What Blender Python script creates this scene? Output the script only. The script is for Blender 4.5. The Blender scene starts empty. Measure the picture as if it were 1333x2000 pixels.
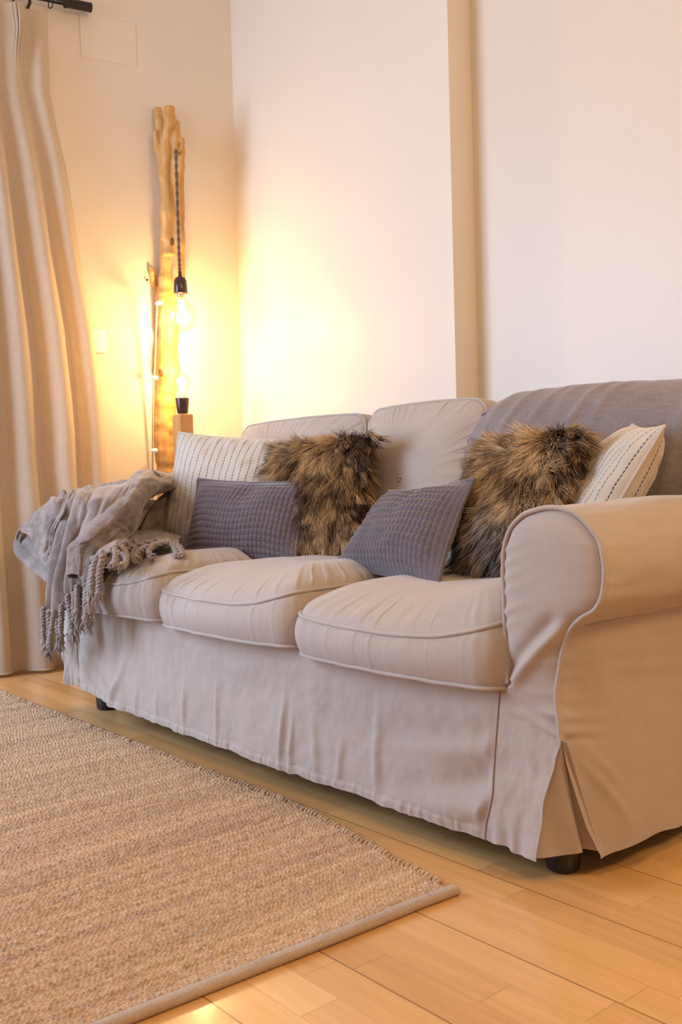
import bpy, math, random
import numpy as np
from mathutils import Vector, Matrix
random.seed(7)
RNG = np.random.default_rng(11)
sc = bpy.context.scene

# ------------------------------------------------------------------ camera
FPX, YAW, PITCH, ROLL = 1898.3, .70603, .0297, -.02727
CAM = np.array([3.0893, -1.3326, .70698])
_cp, _sp = math.cos(PITCH), math.sin(PITCH)
FW = np.array([-math.cos(YAW)*_cp, math.sin(YAW)*_cp, -_sp])
RT = np.array([math.sin(YAW), math.cos(YAW), 0.0])
UP = np.cross(RT, FW)
RT, UP = math.cos(ROLL)*RT+math.sin(ROLL)*UP, -math.sin(ROLL)*RT+math.cos(ROLL)*UP
cd = bpy.data.cameras.new('camera'); cam = bpy.data.objects.new('camera', cd)
sc.collection.objects.link(cam)
cam.matrix_world = Matrix([[RT[0], UP[0], -FW[0], CAM[0]], [RT[1], UP[1], -FW[1], CAM[1]], [RT[2], UP[2], -FW[2], CAM[2]], [0, 0, 0, 1]])
cd.sensor_fit = 'VERTICAL'; cd.sensor_height = 36; cd.sensor_width = 24
cd.lens = FPX/2000*36; cd.clip_start = .05
cd.dof.use_dof = True; cd.dof.focus_distance = 2.5; cd.dof.aperture_fstop = 16.0
sc.camera = cam

# ------------------------------------------------------------------ world, lights, exposure
w = bpy.data.worlds.new('world'); sc.world = w; w.use_nodes = True
w.node_tree.nodes['Background'].inputs[0].default_value = (.8, .85, 1, 1)
w.node_tree.nodes['Background'].inputs[1].default_value = .3

def light(name, kind, loc, energy, color, target=None, size=.1, size_y=None):
    d = bpy.data.lights.new(name, kind); d.energy = energy; d.color = color
    o = bpy.data.objects.new(name, d); sc.collection.objects.link(o); o.location = loc
    if kind == 'AREA':
        d.size = size
        if size_y: d.shape = 'RECTANGLE'; d.size_y = size_y
    else: d.shadow_soft_size = size
    if target is not None: o.rotation_euler = (Vector(target)-Vector(loc)).to_track_quat('-Z', 'Y').to_euler()
    return o
light('window_daylight', 'AREA', (-.45, -2.2, 1.45), 112, (.52, .70, 1.0), (1.2, -.2, .5), 1.3, 1.9)
light('ceiling_lamp_light', 'AREA', (3.0, -1.0, 2.95), 15, (1.0, .72, .40), (2.6, -.7, 0), .32)
light('second_ceiling_lamp_light', 'AREA', (4.3, .2, 2.7), 34, (1.0, .66, .32), (2.0, .3, .3), .5)
sc.view_settings.view_transform = 'Standard'; sc.view_settings.look = 'None'
sc.view_settings.gamma = 1; sc.view_settings.use_curve_mapping = False
sc.view_settings.exposure = .17
sc.cycles.use_denoising = True
sc.cycles.max_bounces = 8; sc.cycles.sample_clamp_indirect = 6

# ------------------------------------------------------------------ helpers
def ray(x, y): return FW+(x-666.5)/FPX*RT-(y-1000)/FPX*UP
def on(x, y, ax, val):
    r = ray(x, y); i = 'XYZ'.index(ax)
    return CAM+r*(val-CAM[i])/r[i]
def Ypt(t): return on(t[0], t[1], 'Y', t[2])

def setp(o, **k):
    for a, b in k.items(): o[a] = b
    return o
def thing(name, label, cat, loc=(0, 0, 0), group=None):
    o = bpy.data.objects.new(name, None); sc.collection.objects.link(o); o.location = loc
    o.empty_display_size = .05; o['label'] = label; o['category'] = cat
    if group: o['group'] = group
    return o
def rootloc(o):
    p = np.zeros(3)
    while o is not None: p += np.array(o.location); o = o.parent
    return p
def mk(name, V, F, mat, parent=None, smooth=True, uv=None, attrs=None, origin=None):
    V = np.asarray(V, float).reshape(-1, 3)
    base = rootloc(parent)
    org = np.zeros(3)
    if parent is None and origin is not None: org = np.array(origin, float)
    V = V-base-org
    me = bpy.data.meshes.new(name)
    F = [tuple(int(i) for i in f) for f in F] if not isinstance(F, np.ndarray) else F
    if isinstance(F, np.ndarray):
        n, k = F.shape
        me.vertices.add(len(V)); me.vertices.foreach_set('co', V.ravel())
        me.loops.add(n*k); me.polygons.add(n)
        me.loops.foreach_set('vertex_index', F.ravel().astype(np.int32))
        me.polygons.foreach_set('loop_start', np.arange(0, n*k, k, dtype=np.int32))
        me.update(calc_edges=True)
    else:
        me.from_pydata(V.tolist(), [], F); me.update()
    if smooth: me.polygons.foreach_set('use_smooth', [True]*len(me.polygons))
    if uv is not None:
        l = me.uv_layers.new(name='UVMap'); idx = np.empty(len(me.loops), np.int32); me.loops.foreach_get('vertex_index', idx)
        l.data.foreach_set('uv', np.asarray(uv, float)[idx].ravel())
    me.materials.append(mat)
    o = bpy.data.objects.new(name, me); sc.collection.objects.link(o); o.location = org
    if parent is not None: o.parent = parent
    return o
def gridF(nu, nv, wu=False, wv=False, off=0):
    i = np.arange(nu if wu else nu-1); j = np.arange(nv if wv else nv-1)
    I, J = np.meshgrid(i, j, indexing='ij'); I2 = (I+1) % nu; J2 = (J+1) % nv
    return (np.stack([I*nv+J, I2*nv+J, I2*nv+J2, I*nv+J2], -1).reshape(-1, 4)+off)
def joinm(parts):
    V = []; F = []; k = 0
    for v, f in parts:
        v = np.asarray(v, float).reshape(-1, 3)
        V.append(v); F += [tuple(int(q)+k for q in g) for g in f]; k += len(v)
    return np.concatenate(V), F
def box(x0, x1, y0, y1, z0, z1):
    V = [(x, y, z) for x in (x0, x1) for y in (y0, y1) for z in (z0, z1)]
    return V, [(0, 1, 3, 2), (4, 6, 7, 5), (0, 4, 5, 1), (2, 3, 7, 6), (0, 2, 6, 4), (1, 5, 7, 3)]
def bevel(o, w=.005, s=3):
    m = o.modifiers.new('bevel', 'BEVEL'); m.width = w; m.segments = s; m.limit_method = 'ANGLE'; return o
def crom(P, n):
    """Catmull-Rom through points, n samples in total"""
    P = np.asarray(P, float); m = len(P)
    Q = np.concatenate([[2*P[0]-P[1]], P, [2*P[-1]-P[-2]]])
    t = np.linspace(0, m-1-1e-9, n); i = t.astype(int); f = (t-i)[:, None]
    sh = (n,)+(1,)*(P.ndim-1); f = (t-i).reshape(sh)
    a, b, c, d = Q[i], Q[i+1], Q[i+2], Q[i+3]
    return .5*((2*b)+(-a+c)*f+(2*a-5*b+4*c-d)*f**2+(-a+3*b-3*c+d)*f**3)
def frames(P, closed=False):
    P = np.asarray(P, float)
    T = np.roll(P, -1, 0)-np.roll(P, 1, 0) if closed else np.gradient(P, axis=0)
    T /= np.linalg.norm(T, axis=1)[:, None]+1e-12
    N = np.zeros_like(P); a = np.array([0, 0, 1.]) if abs(T[0][2]) < .9 else np.array([0, 1., 0])
    n = a-T[0]*(a@T[0]); n /= np.linalg.norm(n)
    for i in range(len(P)):
        n = n-T[i]*(n@T[i]); n /= np.linalg.norm(n)+1e-12; N[i] = n
    return T, N, np.cross(T, N)
def tube(P, r, seg=10, closed=False, cap=True):
    P = np.asarray(P, float); T, N, B = frames(P, closed)
    r = np.broadcast_to(np.asarray(r, float), (len(P),))
    a = np.linspace(0, 2*np.pi, seg, endpoint=False)
    V = P[:, None]+r[:, None, None]*(np.cos(a)[None, :, None]*N[:, None]+np.sin(a)[None, :, None]*B[:, None])
    F = [tuple(f) for f in gridF(len(P), seg, closed, True)]
    V = V.reshape(-1, 3)
    if cap and not closed:
        F.append(tuple(range(seg))[::-1]); F.append(tuple(range((len(P)-1)*seg, len(P)*seg)))
    return V, F
def lathe(prof, c, axis=(0, 0, 1), seg=32):
    """prof: (r, h) list along axis from centre c"""
    ax = np.array(axis, float); ax /= np.linalg.norm(ax)
    a0 = np.array([1., 0, 0]) if abs(ax[0]) < .9 else np.array([0, 1., 0])
    N = a0-ax*(a0@ax); N /= np.linalg.norm(N); B = np.cross(ax, N)
    a = np.linspace(0, 2*np.pi, seg, endpoint=False)
    V = np.array([np.array(c)+ax*h+r*(np.cos(t)*N+np.sin(t)*B) for r, h in prof for t in a])
    F = [tuple(f) for f in gridF(len(prof), seg, False, True)]
    return V, F
_P = RNG.random((256, 256))
def vnoise(x, y, seed=0):
    x = np.asarray(x, float)+seed*17.31; y = np.asarray(y, float)+seed*7.77
    i = np.floor(x).astype(int); j = np.floor(y).astype(int); u = x-i; v = y-j
    u = u*u*(3-2*u); v = v*v*(3-2*v); g = lambda a, b: _P[a % 256, b % 256]
    return (g(i, j)*(1-u)*(1-v)+g(i+1, j)*u*(1-v)+g(i, j+1)*(1-u)*v+g(i+1, j+1)*u*v)*2-1
def fbm(x, y, seed=0, o=3):
    r = 0; a = 1
    for k in range(o): r = r+a*vnoise(x*2**k, y*2**k, seed+k); a *= .5
    return r
def sstep(a, b, x):
    t = np.clip((np.asarray(x, float)-a)/(b-a), 0, 1); return t*t*(3-2*t)

# ------------------------------------------------------------------ materials
class NT:
    def __init__(s, name):
        s.m = bpy.data.materials.new(name); s.m.use_nodes = True; s.t = s.m.node_tree; s.n = s.t.nodes; s.l = s.t.links
        s.b = s.n['Principled BSDF']; s.out = s.n['Material Output']
    def add(s, t, **k):
        n = s.n.new(t)
        for a, b in k.items():
            if hasattr(n, a) and a not in ('inputs',): setattr(n, a, b)
        return n
    def link(s, a, b): s.l.new(a, b)
    def math(s, op, a, b=None, c=None):
        n = s.n.new('ShaderNodeMath'); n.operation = op
        for i, v in enumerate((a, b, c)):
            if v is None: continue
            if isinstance(v, (int, float)): n.inputs[i].default_value = v
            else: s.link(v, n.inputs[i])
        return n.outputs[0]
    def mix(s, f, a, b):
        n = s.n.new('ShaderNodeMix'); n.data_type = 'RGBA'
        for i, v in ((0, f), (6, a), (7, b)):
            if isinstance(v, (int, float)): n.inputs[i].default_value = v
            elif isinstance(v, tuple): n.inputs[i].default_value = (*v, 1) if len(v) == 3 else v
            else: s.link(v, n.inputs[i])
        return n.outputs[2]
    def coords(s, scale=(1, 1, 1), src='Object', rot=(0, 0, 0)):
        c = s.n.new('ShaderNodeTexCoord'); m = s.n.new('ShaderNodeMapping'); m.inputs['Scale'].default_value = scale
        m.inputs['Rotation'].default_value = rot
        s.link(c.outputs[src], m.inputs['Vector']); return m.outputs[0]
    def noise(s, vec, scale=5, detail=3, rough=.55):
        n = s.n.new('ShaderNodeTexNoise'); n.inputs['Scale'].default_value = scale; n.inputs['Detail'].default_value = detail
        n.inputs['Roughness'].default_value = rough; s.link(vec, n.inputs['Vector']); return n.outputs[0]
    def ramp(s, f, stops):
        n = s.n.new('ShaderNodeValToRGB'); e = n.color_ramp.elements
        while len(e) < len(stops): e.new(.5)
        for q, (p, c) in zip(e, stops): q.position = p; q.color = (*c, 1)
        s.link(f, n.inputs[0]); return n.outputs[0]
    def bump(s, h, strength=.3, dist=.001, normal=None):
        n = s.n.new('ShaderNodeBump'); n.inputs['Strength'].default_value = strength; n.inputs['Distance'].default_value = dist
        s.link(h, n.inputs['Height'])
        if normal: s.link(normal, n.inputs['Normal'])
        return n.outputs[0]
    def set(s, **k):
        for a, b in k.items():
            i = s.b.inputs[a.replace('_', ' ')]
            if isinstance(b, (int, float)): i.default_value = b
            elif isinstance(b, tuple): i.default_value = (*b, 1) if len(b) == 3 else b
            else: s.link(b, i)
        return s

def simple(name, col, rough=.5, metal=0, **k):
    s = NT(name); s.set(Base_Color=col, Roughness=rough, Metallic=metal, **k); return s.m

def paint(name, col, rough=.42):
    s = NT(name); v = s.coords()
    n = s.noise(v, 3, 2); n2 = s.noise(v, 260, 2)
    s.set(Base_Color=s.mix(n, tuple(c*.975 for c in col), tuple(min(1, c*1.02) for c in col)), Roughness=rough,
          Normal=s.bump(n2, .10, .0006)); return s.m
def weave(name, col, col2, sx=700, rough=.85, sheen=.3, bumpd=.0006, slub=.5, sheen_tint=(1, .95, .9)):
    """plain-woven cloth: fine crossing threads with slubs"""
    s = NT(name); v = s.coords()
    a = s.noise(s.coords((30, 30, 600)), 1, 2, .6); b = s.noise(s.coords((420, 420, 14)), 1, 2, .6)
    th = s.math('ADD', s.math('MULTIPLY', a, .5), s.math('MULTIPLY', b, .5))
    big = s.noise(v, 9, 3)
    f = s.math('ADD', s.math('MULTIPLY', s.math('SUBTRACT', th, .5), 2.2*slub), s.math('MULTIPLY', big, .5)); f = s.math('ADD', f, .25)
    cl = s.n.new('ShaderNodeClamp'); s.link(f, cl.inputs[0])
    s.set(Base_Color=s.mix(cl.outputs[0], col, col2), Roughness=rough, Sheen_Weight=sheen, Sheen_Roughness=.4,
          Sheen_Tint=sheen_tint, Normal=s.bump(th, .5, bumpd), Specular_IOR_Level=.2)
    return s
M = {}
M['wall'] = paint('warm white wall paint', (.76, .665, .55))
M['ceiling'] = paint('white ceiling paint', (.84, .80, .74), .8)
M['sofa'] = weave('beige cotton slipcover', (.39, .318, .265), (.49, .408, .345)).m
M['piping'] = weave('beige slipcover piping', (.40, .33, .28), (.50, .42, .36)).m
M['seam'] = weave('slipcover seam cord', (.30, .24, .20), (.38, .31, .26)).m
M['throw'] = weave('grey linen throw', (.17, .135, .125), (.32, .265, .245), slub=.9).m
M['dark'] = simple('black underside cloth', (.012, .011, .011), .9)
M['black'] = simple('black plastic', (.012, .011, .011), .28)
M['bakelite'] = simple('bakelite tinted by bulb glow', (.055, .024, .015), .22)  # base colour lifted to brown, holding the glow of the bulbs
M['rod'] = simple('dark bronze metal', (.035, .024, .018), .32, .6)
M['steel'] = simple('brushed steel', (.6, .58, .55), .3, 1)
M['clip'] = simple('white plastic cable clip', (.82, .80, .74), .35)
M['switch'] = simple('white plastic switch', (.86, .84, .80), .3)
def m_velvet(name, c1, c2, sheen=.7, crushed=False):
    s = NT(name); v = s.coords(); n = s.noise(v, 14, 4, .6); f = s.noise(v, 900, 2)
    if crushed: n = s.ramp(n, [(.3, (0, 0, 0)), (.7, (1, 1, 1))])
    s.set(Base_Color=s.mix(n, c1, c2), Roughness=.75, Sheen_Weight=sheen, Sheen_Roughness=.35, Sheen_Tint=(1, .93, .88),
          Normal=s.bump(f, .35, .0008), Specular_IOR_Level=.25); return s.m
M['blanket'] = m_velvet('taupe fleece', (.15, .118, .102), (.33, .268, .232), .5, True)
M['tassel'] = m_velvet('taupe fringe yarn', (.235, .185, .155), (.36, .295, .255), .4)
M['waffle'] = m_velvet('grey brown waffle plush', (.085, .066, .070), (.155, .124, .130), .8)
def m_curtain():
    s = NT('cream linen curtain'); a = s.noise(s.coords((90, 90, 700)), 1, 2, .6); b = s.noise(s.coords((500, 500, 12)), 1, 2, .6)
    th = s.math('ADD', s.math('MULTIPLY', a, .5), s.math('MULTIPLY', b, .5))
    col = s.mix(s.ramp(th, [(.3, (0, 0, 0)), (.7, (1, 1, 1))]), (.64, .52, .39), (.80, .67, .51))
    s.set(Base_Color=col, Roughness=.9, Normal=s.bump(th, .4, .0006), Specular_IOR_Level=.1)
    tr = s.n.new('ShaderNodeBsdfTranslucent'); s.link(col, tr.inputs[0]); mx = s.n.new('ShaderNodeMixShader'); mx.inputs[0].default_value = .42
    s.link(s.b.outputs[0], mx.inputs[1]); s.link(tr.outputs[0], mx.inputs[2]); s.link(mx.outputs[0], s.out.inputs[0]); return s.m
M['curtain'] = m_curtain()
def m_stripe():
    """cream cotton with dark hand-stitched dashed lines along v"""
    s = NT('cream cotton with dark stitched stripes'); tc = s.n.new('ShaderNodeTexCoord'); sp = s.n.new('ShaderNodeSeparateXYZ')
    s.link(tc.outputs['UV'], sp.inputs[0]); u, v = sp.outputs[0], sp.outputs[1]
    wob = s.math('MULTIPLY', s.math('SUBTRACT', s.noise(s.coords((1, 30, 1), 'UV'), 1, 2), .5), .006)
    uu = s.math('ADD', u, wob)
    fr = s.math('ABSOLUTE', s.math('SUBTRACT', s.math('FRACT', s.math('MULTIPLY', uu, 18.0)), .5))
    line = s.math('LESS_THAN', fr, .050)
    row = s.math('FLOOR', s.math('MULTIPLY', uu, 18.0))
    ph = s.math('MULTIPLY', row, .37)
    ds = s.math('FRACT', s.math('ADD', s.math('MULTIPLY', v, 40.0), ph))
    dash = s.math('LESS_THAN', ds, .74)
    f = s.math('MULTIPLY', line, dash)
    tx = s.coords((1, 1, 1)); n = s.noise(tx, 500, 2); big = s.noise(tx, 12, 3)
    base = s.mix(big, (.50, .415, .32), (.62, .53, .42))
    s.set(Base_Color=s.mix(f, base, (.05, .04, .05)), Roughness=.85, Sheen_Weight=.2,
          Normal=s.bump(s.math('ADD', s.math('MULTIPLY', n, .5), s.math('MULTIPLY', f, 1.0)), .5, .0012)); return s.m
M['stripe'] = m_stripe()
def m_floor():
    s = NT('honey oak strip parquet'); tc = s.n.new('ShaderNodeTexCoord'); sp = s.n.new('ShaderNodeSeparateXYZ'); s.link(tc.outputs['Object'], sp.inputs[0])
    x, y = sp.outputs[0], sp.outputs[1]
    yy = s.math('DIVIDE', s.math('ADD', y, 10.03), .2)      # boards 0.2 wide with a joint at y = -0.03
    ys = s.math('MULTIPLY', yy, 3.0)
    brd, strip = s.math('FLOOR', yy), s.math('FLOOR', ys)
    wn = s.n.new('ShaderNodeTexWhiteNoise'); wn.noise_dimensions = '1D'; s.link(strip, wn.inputs['W'])
    xs = s.math('ADD', s.math('MULTIPLY', x, 2.3), s.math('MULTIPLY', wn.outputs[0], 7.3))
    cell = s.math('FLOOR', xs)
    cb = s.n.new('ShaderNodeCombineXYZ'); s.link(cell, cb.inputs[0]); s.link(strip, cb.inputs[1])
    w2 = s.n.new('ShaderNodeTexWhiteNoise'); w2.noise_dimensions = '3D'; s.link(cb.outputs[0], w2.inputs[0])
    off = s.n.new('ShaderNodeVectorMath'); off.operation = 'MULTIPLY_ADD'; s.link(w2.outputs['Color'], off.inputs[0]); off.inputs[1].default_value = (9, 9, 9)
    mp = s.coords((1.6, 22, 1)); s.link(mp, off.inputs[2])
    gr = s.noise(off.outputs[0], 3, 5, .6); fine = s.noise(s.coords((6, 240, 1)), 1, 2)
    tone = s.math('ADD', s.math('MULTIPLY', w2.outputs[0], .55), s.math('MULTIPLY', gr, .55)); tone = s.math('ADD', tone, s.math('MULTIPLY', s.math('SUBTRACT', fine, .5), .25))
    col = s.ramp(tone, [(.15, (.55, .285, .105)), (.5, (.68, .375, .140)), (.9, (.78, .47, .20))])
    ey = s.math('ABSOLUTE', s.math('SUBTRACT', s.math('FRACT', yy), .5)); seam = s.math('GREATER_THAN', ey, .4935)
    es = s.math('ABSOLUTE', s.math('SUBTRACT', s.math('FRACT', ys), .5)); seam2 = s.math('GREATER_THAN', es, .492)
    ex = s.math('ABSOLUTE', s.math('SUBTRACT', s.math('FRACT', xs), .5)); seam3 = s.math('GREATER_THAN', ex, .4975)
    soft = s.math('MULTIPLY', s.math('MAXIMUM', seam2, seam3), .28)
    f = s.math('MAXIMUM', s.math('MULTIPLY', seam, .8), soft)
    s.set(Base_Color=s.mix(f, col, (.16, .075, .035)), Roughness=s.math('ADD', s.math('MULTIPLY', gr, .08), .20),
          Normal=s.bump(s.math('SUBTRACT', s.math('MULTIPLY', fine, .15), seam), .25, .0006), Coat_Weight=.25, Coat_Roughness=.12, Specular_IOR_Level=.5); return s.m
M['floor'] = m_floor()
def m_jute():
    s = NT('braided jute'); v = s.coords((1, 1, 1)); n = s.noise(s.coords((160, 60, 1)), 1, 3, .7); b = s.noise(v, 3, 2); fib = s.noise(s.coords((1500, 260, 400)), 1, 2)
    st = s.noise(s.coords((34, .7, 1)), 1, 2, .5)
    t = s.math('ADD', s.math('MULTIPLY', n, .75), s.math('MULTIPLY', fib, .30)); t = s.math('ADD', t, s.math('MULTIPLY', s.math('SUBTRACT', st, .5), .45))
    col = s.ramp(t, [(.22, (.13, .080, .045)), (.40, (.36, .235, .145)), (.54, (.51, .345, .205)), (.68, (.65, .47, .295)), (.85, (.55, .45, .37))])
    s.set(Base_Color=col, Roughness=.8, Normal=s.bump(fib, .5, .001), Sheen_Weight=.15); return s.m
M['jute'] = m_jute()
M['binding'] = weave('rug binding tape', (.34, .24, .17), (.50, .38, .28), slub=1.2).m
def m_wood(name, c1, c2, c3, rough=.5, sc_=(14, 14, 1.4)):
    s = NT(name); a = s.noise(s.coords(sc_), 2.2, 5, .6); n2 = s.noise(s.coords((3, 3, 3)), 3, 2); f = s.noise(s.coords((130, 130, 5)), 1, 2)
    col = s.ramp(s.math('ADD', s.math('MULTIPLY', a, .7), s.math('MULTIPLY', n2, .3)), [(.3, c1), (.5, c2), (.68, c3)])
    v = s.n.new('ShaderNodeTexVoronoi'); v.inputs['Scale'].default_value = 1; s.link(s.coords((9, 9, 5)), v.inputs['Vector'])
    kn = s.math('LESS_THAN', v.outputs[0], .10)
    s.set(Base_Color=s.mix(s.math('MULTIPLY', kn, .8), col, (.07, .03, .012)), Roughness=rough, Normal=s.bump(s.math('ADD', a, s.math('MULTIPLY', f, .5)), .35, .003)); return s.m
M['drift'] = m_wood('bare honey driftwood', (.42, .19, .045), (.60, .32, .09), (.70, .44, .16))
M['block'] = m_wood('oak block', (.44, .21, .06), (.54, .28, .09), (.60, .34, .12), .45, (20, 20, 2))
def m_cord(name, c1, c2):
    s = NT(name); n = s.noise(s.coords((300, 300, 300)), 1, 2); s.set(Base_Color=s.mix(n, c1, c2), Roughness=.8, Normal=s.bump(n, .5, .001)); return s.m
M['cord'] = m_cord('brown braided cord', (.09, .055, .035), (.28, .18, .11))
M['rope'] = m_cord('natural twisted cord', (.34, .24, .13), (.52, .40, .24))
def m_glass():
    s = NT('clear bulb glass'); tr = s.n.new('ShaderNodeBsdfTransparent'); tr.inputs[0].default_value = (1, .97, .9, 1); gl = s.n.new('ShaderNodeBsdfGlossy'); gl.inputs['Roughness'].default_value = .03
    lw = s.n.new('ShaderNodeLayerWeight'); lw.inputs[0].default_value = .22; mx = s.n.new('ShaderNodeMixShader'); s.link(lw.outputs['Facing'], mx.inputs[0])
    mx.inputs[0].default_value = .1; s.link(tr.outputs[0], mx.inputs[1]); s.link(gl.outputs[0], mx.inputs[2]); s.link(mx.outputs[0], s.out.inputs[0]); return s.m
M['glass'] = m_glass()
def m_emit(name, col, st):
    s = NT(name); s.set(Base_Color=(0, 0, 0), Emission_Color=col, Emission_Strength=st); return s.m
M['filament'] = m_emit('glowing filament', (1, .62, .24), 60)
def m_fur(name, grey):
    s = NT(name); hi = s.n.new('ShaderNodeHairInfo'); at = s.n.new('ShaderNodeAttribute'); at.attribute_name = 'tone'
    a2 = s.n.new('ShaderNodeAttribute'); a2.attribute_name = 'greyness'
    tawny = s.ramp(at.outputs['Fac'], [(0, (.05, .028, .016)), (.3, (.19, .11, .05)), (.6, (.54, .34, .15)), (1, (.85, .60, .32))])
    gry = s.ramp(at.outputs['Fac'], [(0, (.035, .035, .045)), (.35, (.16, .15, .16)), (.7, (.48, .40, .31)), (1, (.62, .56, .48))])
    c = s.mix(a2.outputs['Fac'], tawny, gry)
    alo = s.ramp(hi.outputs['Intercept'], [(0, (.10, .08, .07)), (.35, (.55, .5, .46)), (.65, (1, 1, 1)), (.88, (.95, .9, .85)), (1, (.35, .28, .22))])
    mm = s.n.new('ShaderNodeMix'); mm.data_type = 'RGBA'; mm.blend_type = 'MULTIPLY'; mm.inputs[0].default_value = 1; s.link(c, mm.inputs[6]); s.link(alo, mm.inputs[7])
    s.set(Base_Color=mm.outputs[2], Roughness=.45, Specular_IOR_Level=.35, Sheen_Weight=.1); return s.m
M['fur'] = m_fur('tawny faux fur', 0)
M['furbase'] = simple('fur backing cloth', (.05, .032, .02), .9)

# ------------------------------------------------------------------ room
WD = np.array([-.225, -.974]); WD /= np.linalg.norm(WD)     # the left wall runs slightly askew
WC = np.array([-.42, 1.11])
YW, YR, XP, CEIL = 1.11, 1.222, .842, 3.1
def struct(name, V, F, m, parent=None, **k):
    o = mk(name, V, F, m, parent, smooth=False, **k)
    if parent is None: o['kind'] = 'structure'
    return o
struct('floor', *box(-1.9, 5.3, -4.2, 1.5, -.1, 0), M['floor'])
struct('ceiling', *box(-1.9, 5.3, -4.2, 1.5, CEIL, CEIL+.1), M['ceiling'])
def wallslab(name, a, b, t, z0=0, z1=CEIL):
    a = np.array(a, float); b = np.array(b, float); d = (b-a)/np.linalg.norm(b-a); n = np.array([-d[1], d[0]])*t
    q = [a, b, b+n, a+n]; V = [(p[0], p[1], z) for z in (z0, z1) for p in q]
    return struct(name, V, [(0, 1, 2, 3), (7, 6, 5, 4), (0, 4, 5, 1), (1, 5, 6, 2), (2, 6, 7, 3), (3, 7, 4, 0)], M['wall'])
# left wall: one solid slab; the unseen window is only the daylight lamp
def WP(s): return WC+WD*s
def slab(s0, s1, z0, z1):
    a, b = WP(s0), WP(s1); d = (b-a)/np.linalg.norm(b-a); n = np.array([d[1], -d[0]])*.12
    if n[0] > 0: n = -n
    q = [a, b, b+n, a+n]; V = [(p[0], p[1], z) for z in (z0, z1) for p in q]
    return V, [(0, 1, 2, 3), (7, 6, 5, 4), (0, 4, 5, 1), (1, 5, 6, 2), (2, 6, 7, 3), (3, 7, 4, 0)]
V, F = slab(-.15, 5.4, 0, CEIL)
struct('wall_left', V, F, M['wall'])
struct('wall_back', *joinm([box(-.62, XP, YW, YR+.1, 0, CEIL), box(XP, 5.3, YR, YR+.1, 0, CEIL)]), M['wall'])
struct('wall_right', *box(5.2, 5.3, -4.2, 1.4, 0, CEIL), M['wall'])
struct('wall_front', *box(-1.9, 5.3, -4.3, -4.2, 0, CEIL), M['wall'])

def wallpt(s, z, off=0):
    p = WP(s); nrm = np.array([-WD[1], WD[0]])
    if nrm[0] < 0: nrm = -nrm
    return np.array([p[0]+nrm[0]*off, p[1]+nrm[1]*off, z])
def wall_hit(x, y, off=0):
    r = ray(x, y); nrm = np.array([-WD[1], WD[0]]);
    if nrm[0] < 0: nrm = -nrm
    c = np.array([WC[0], WC[1]])+nrm*off
    t = ((c-CAM[:2])@nrm)/(r[:2]@nrm); return CAM+r*t
def wallbox(s0, s1, z0, z1, o0, o1):
    V = [wallpt(s, z, o) for s in (s0, s1) for o in (o0, o1) for z in (z0, z1)]
    return V, [(0, 1, 3, 2), (4, 6, 7, 5), (0, 4, 5, 1), (2, 3, 7, 6), (0, 2, 6, 4), (1, 5, 7, 3)]
def s_of(p): return float((np.array(p[:2])-WC)@WD)
# painted access panel
a = wall_hit(155, 28); b = wall_hit(267, 130); zt, zb = (a[2]+wall_hit(262, 45)[2])/2, (b[2]+wall_hit(158, 112)[2])/2
s0, s1 = s_of(b), s_of(a)
t = thing('access_panel', 'flush painted access panel high on the left wall beside the curtain rod', 'panel', wallpt((s0+s1)/2, (zt+zb)/2))
bevel(mk('panel_door', *wallbox(s0, s1, zb, zt, -.001, .003), M['wall'], t, smooth=False), .0015, 2)
# light switch
a = wall_hit(186, 666); s0 = s_of(a)
t = thing('light_switch', 'small white light switch plate on the left wall at the curtain edge', 'switch', wallpt(s0, a[2]))
bevel(mk('switch_plate', *wallbox(s0-.040, s0+.040, a[2]-.048, a[2]+.048, 0, .009), M['switch'], t, smooth=False), .004, 3)
bevel(mk('rocker', *wallbox(s0-.026, s0+.026, a[2]-.034, a[2]+.034, .009, .014), M['switch'], t, smooth=False), .002, 2)
# nail in wall
a = wall_hit(286, 548)
nrm = (wallpt(0, 0, 1)-wallpt(0, 0, 0))
nl = mk('wall_nail', *lathe([(0, 0), (.002, 0), (.002, .012), (.005, .012), (.005, .015), (0, .015)], a, nrm, 12), M['black'], origin=a)
setp(nl, label='tiny dark nail in the left wall beside the driftwood branch', category='nail')

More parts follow.
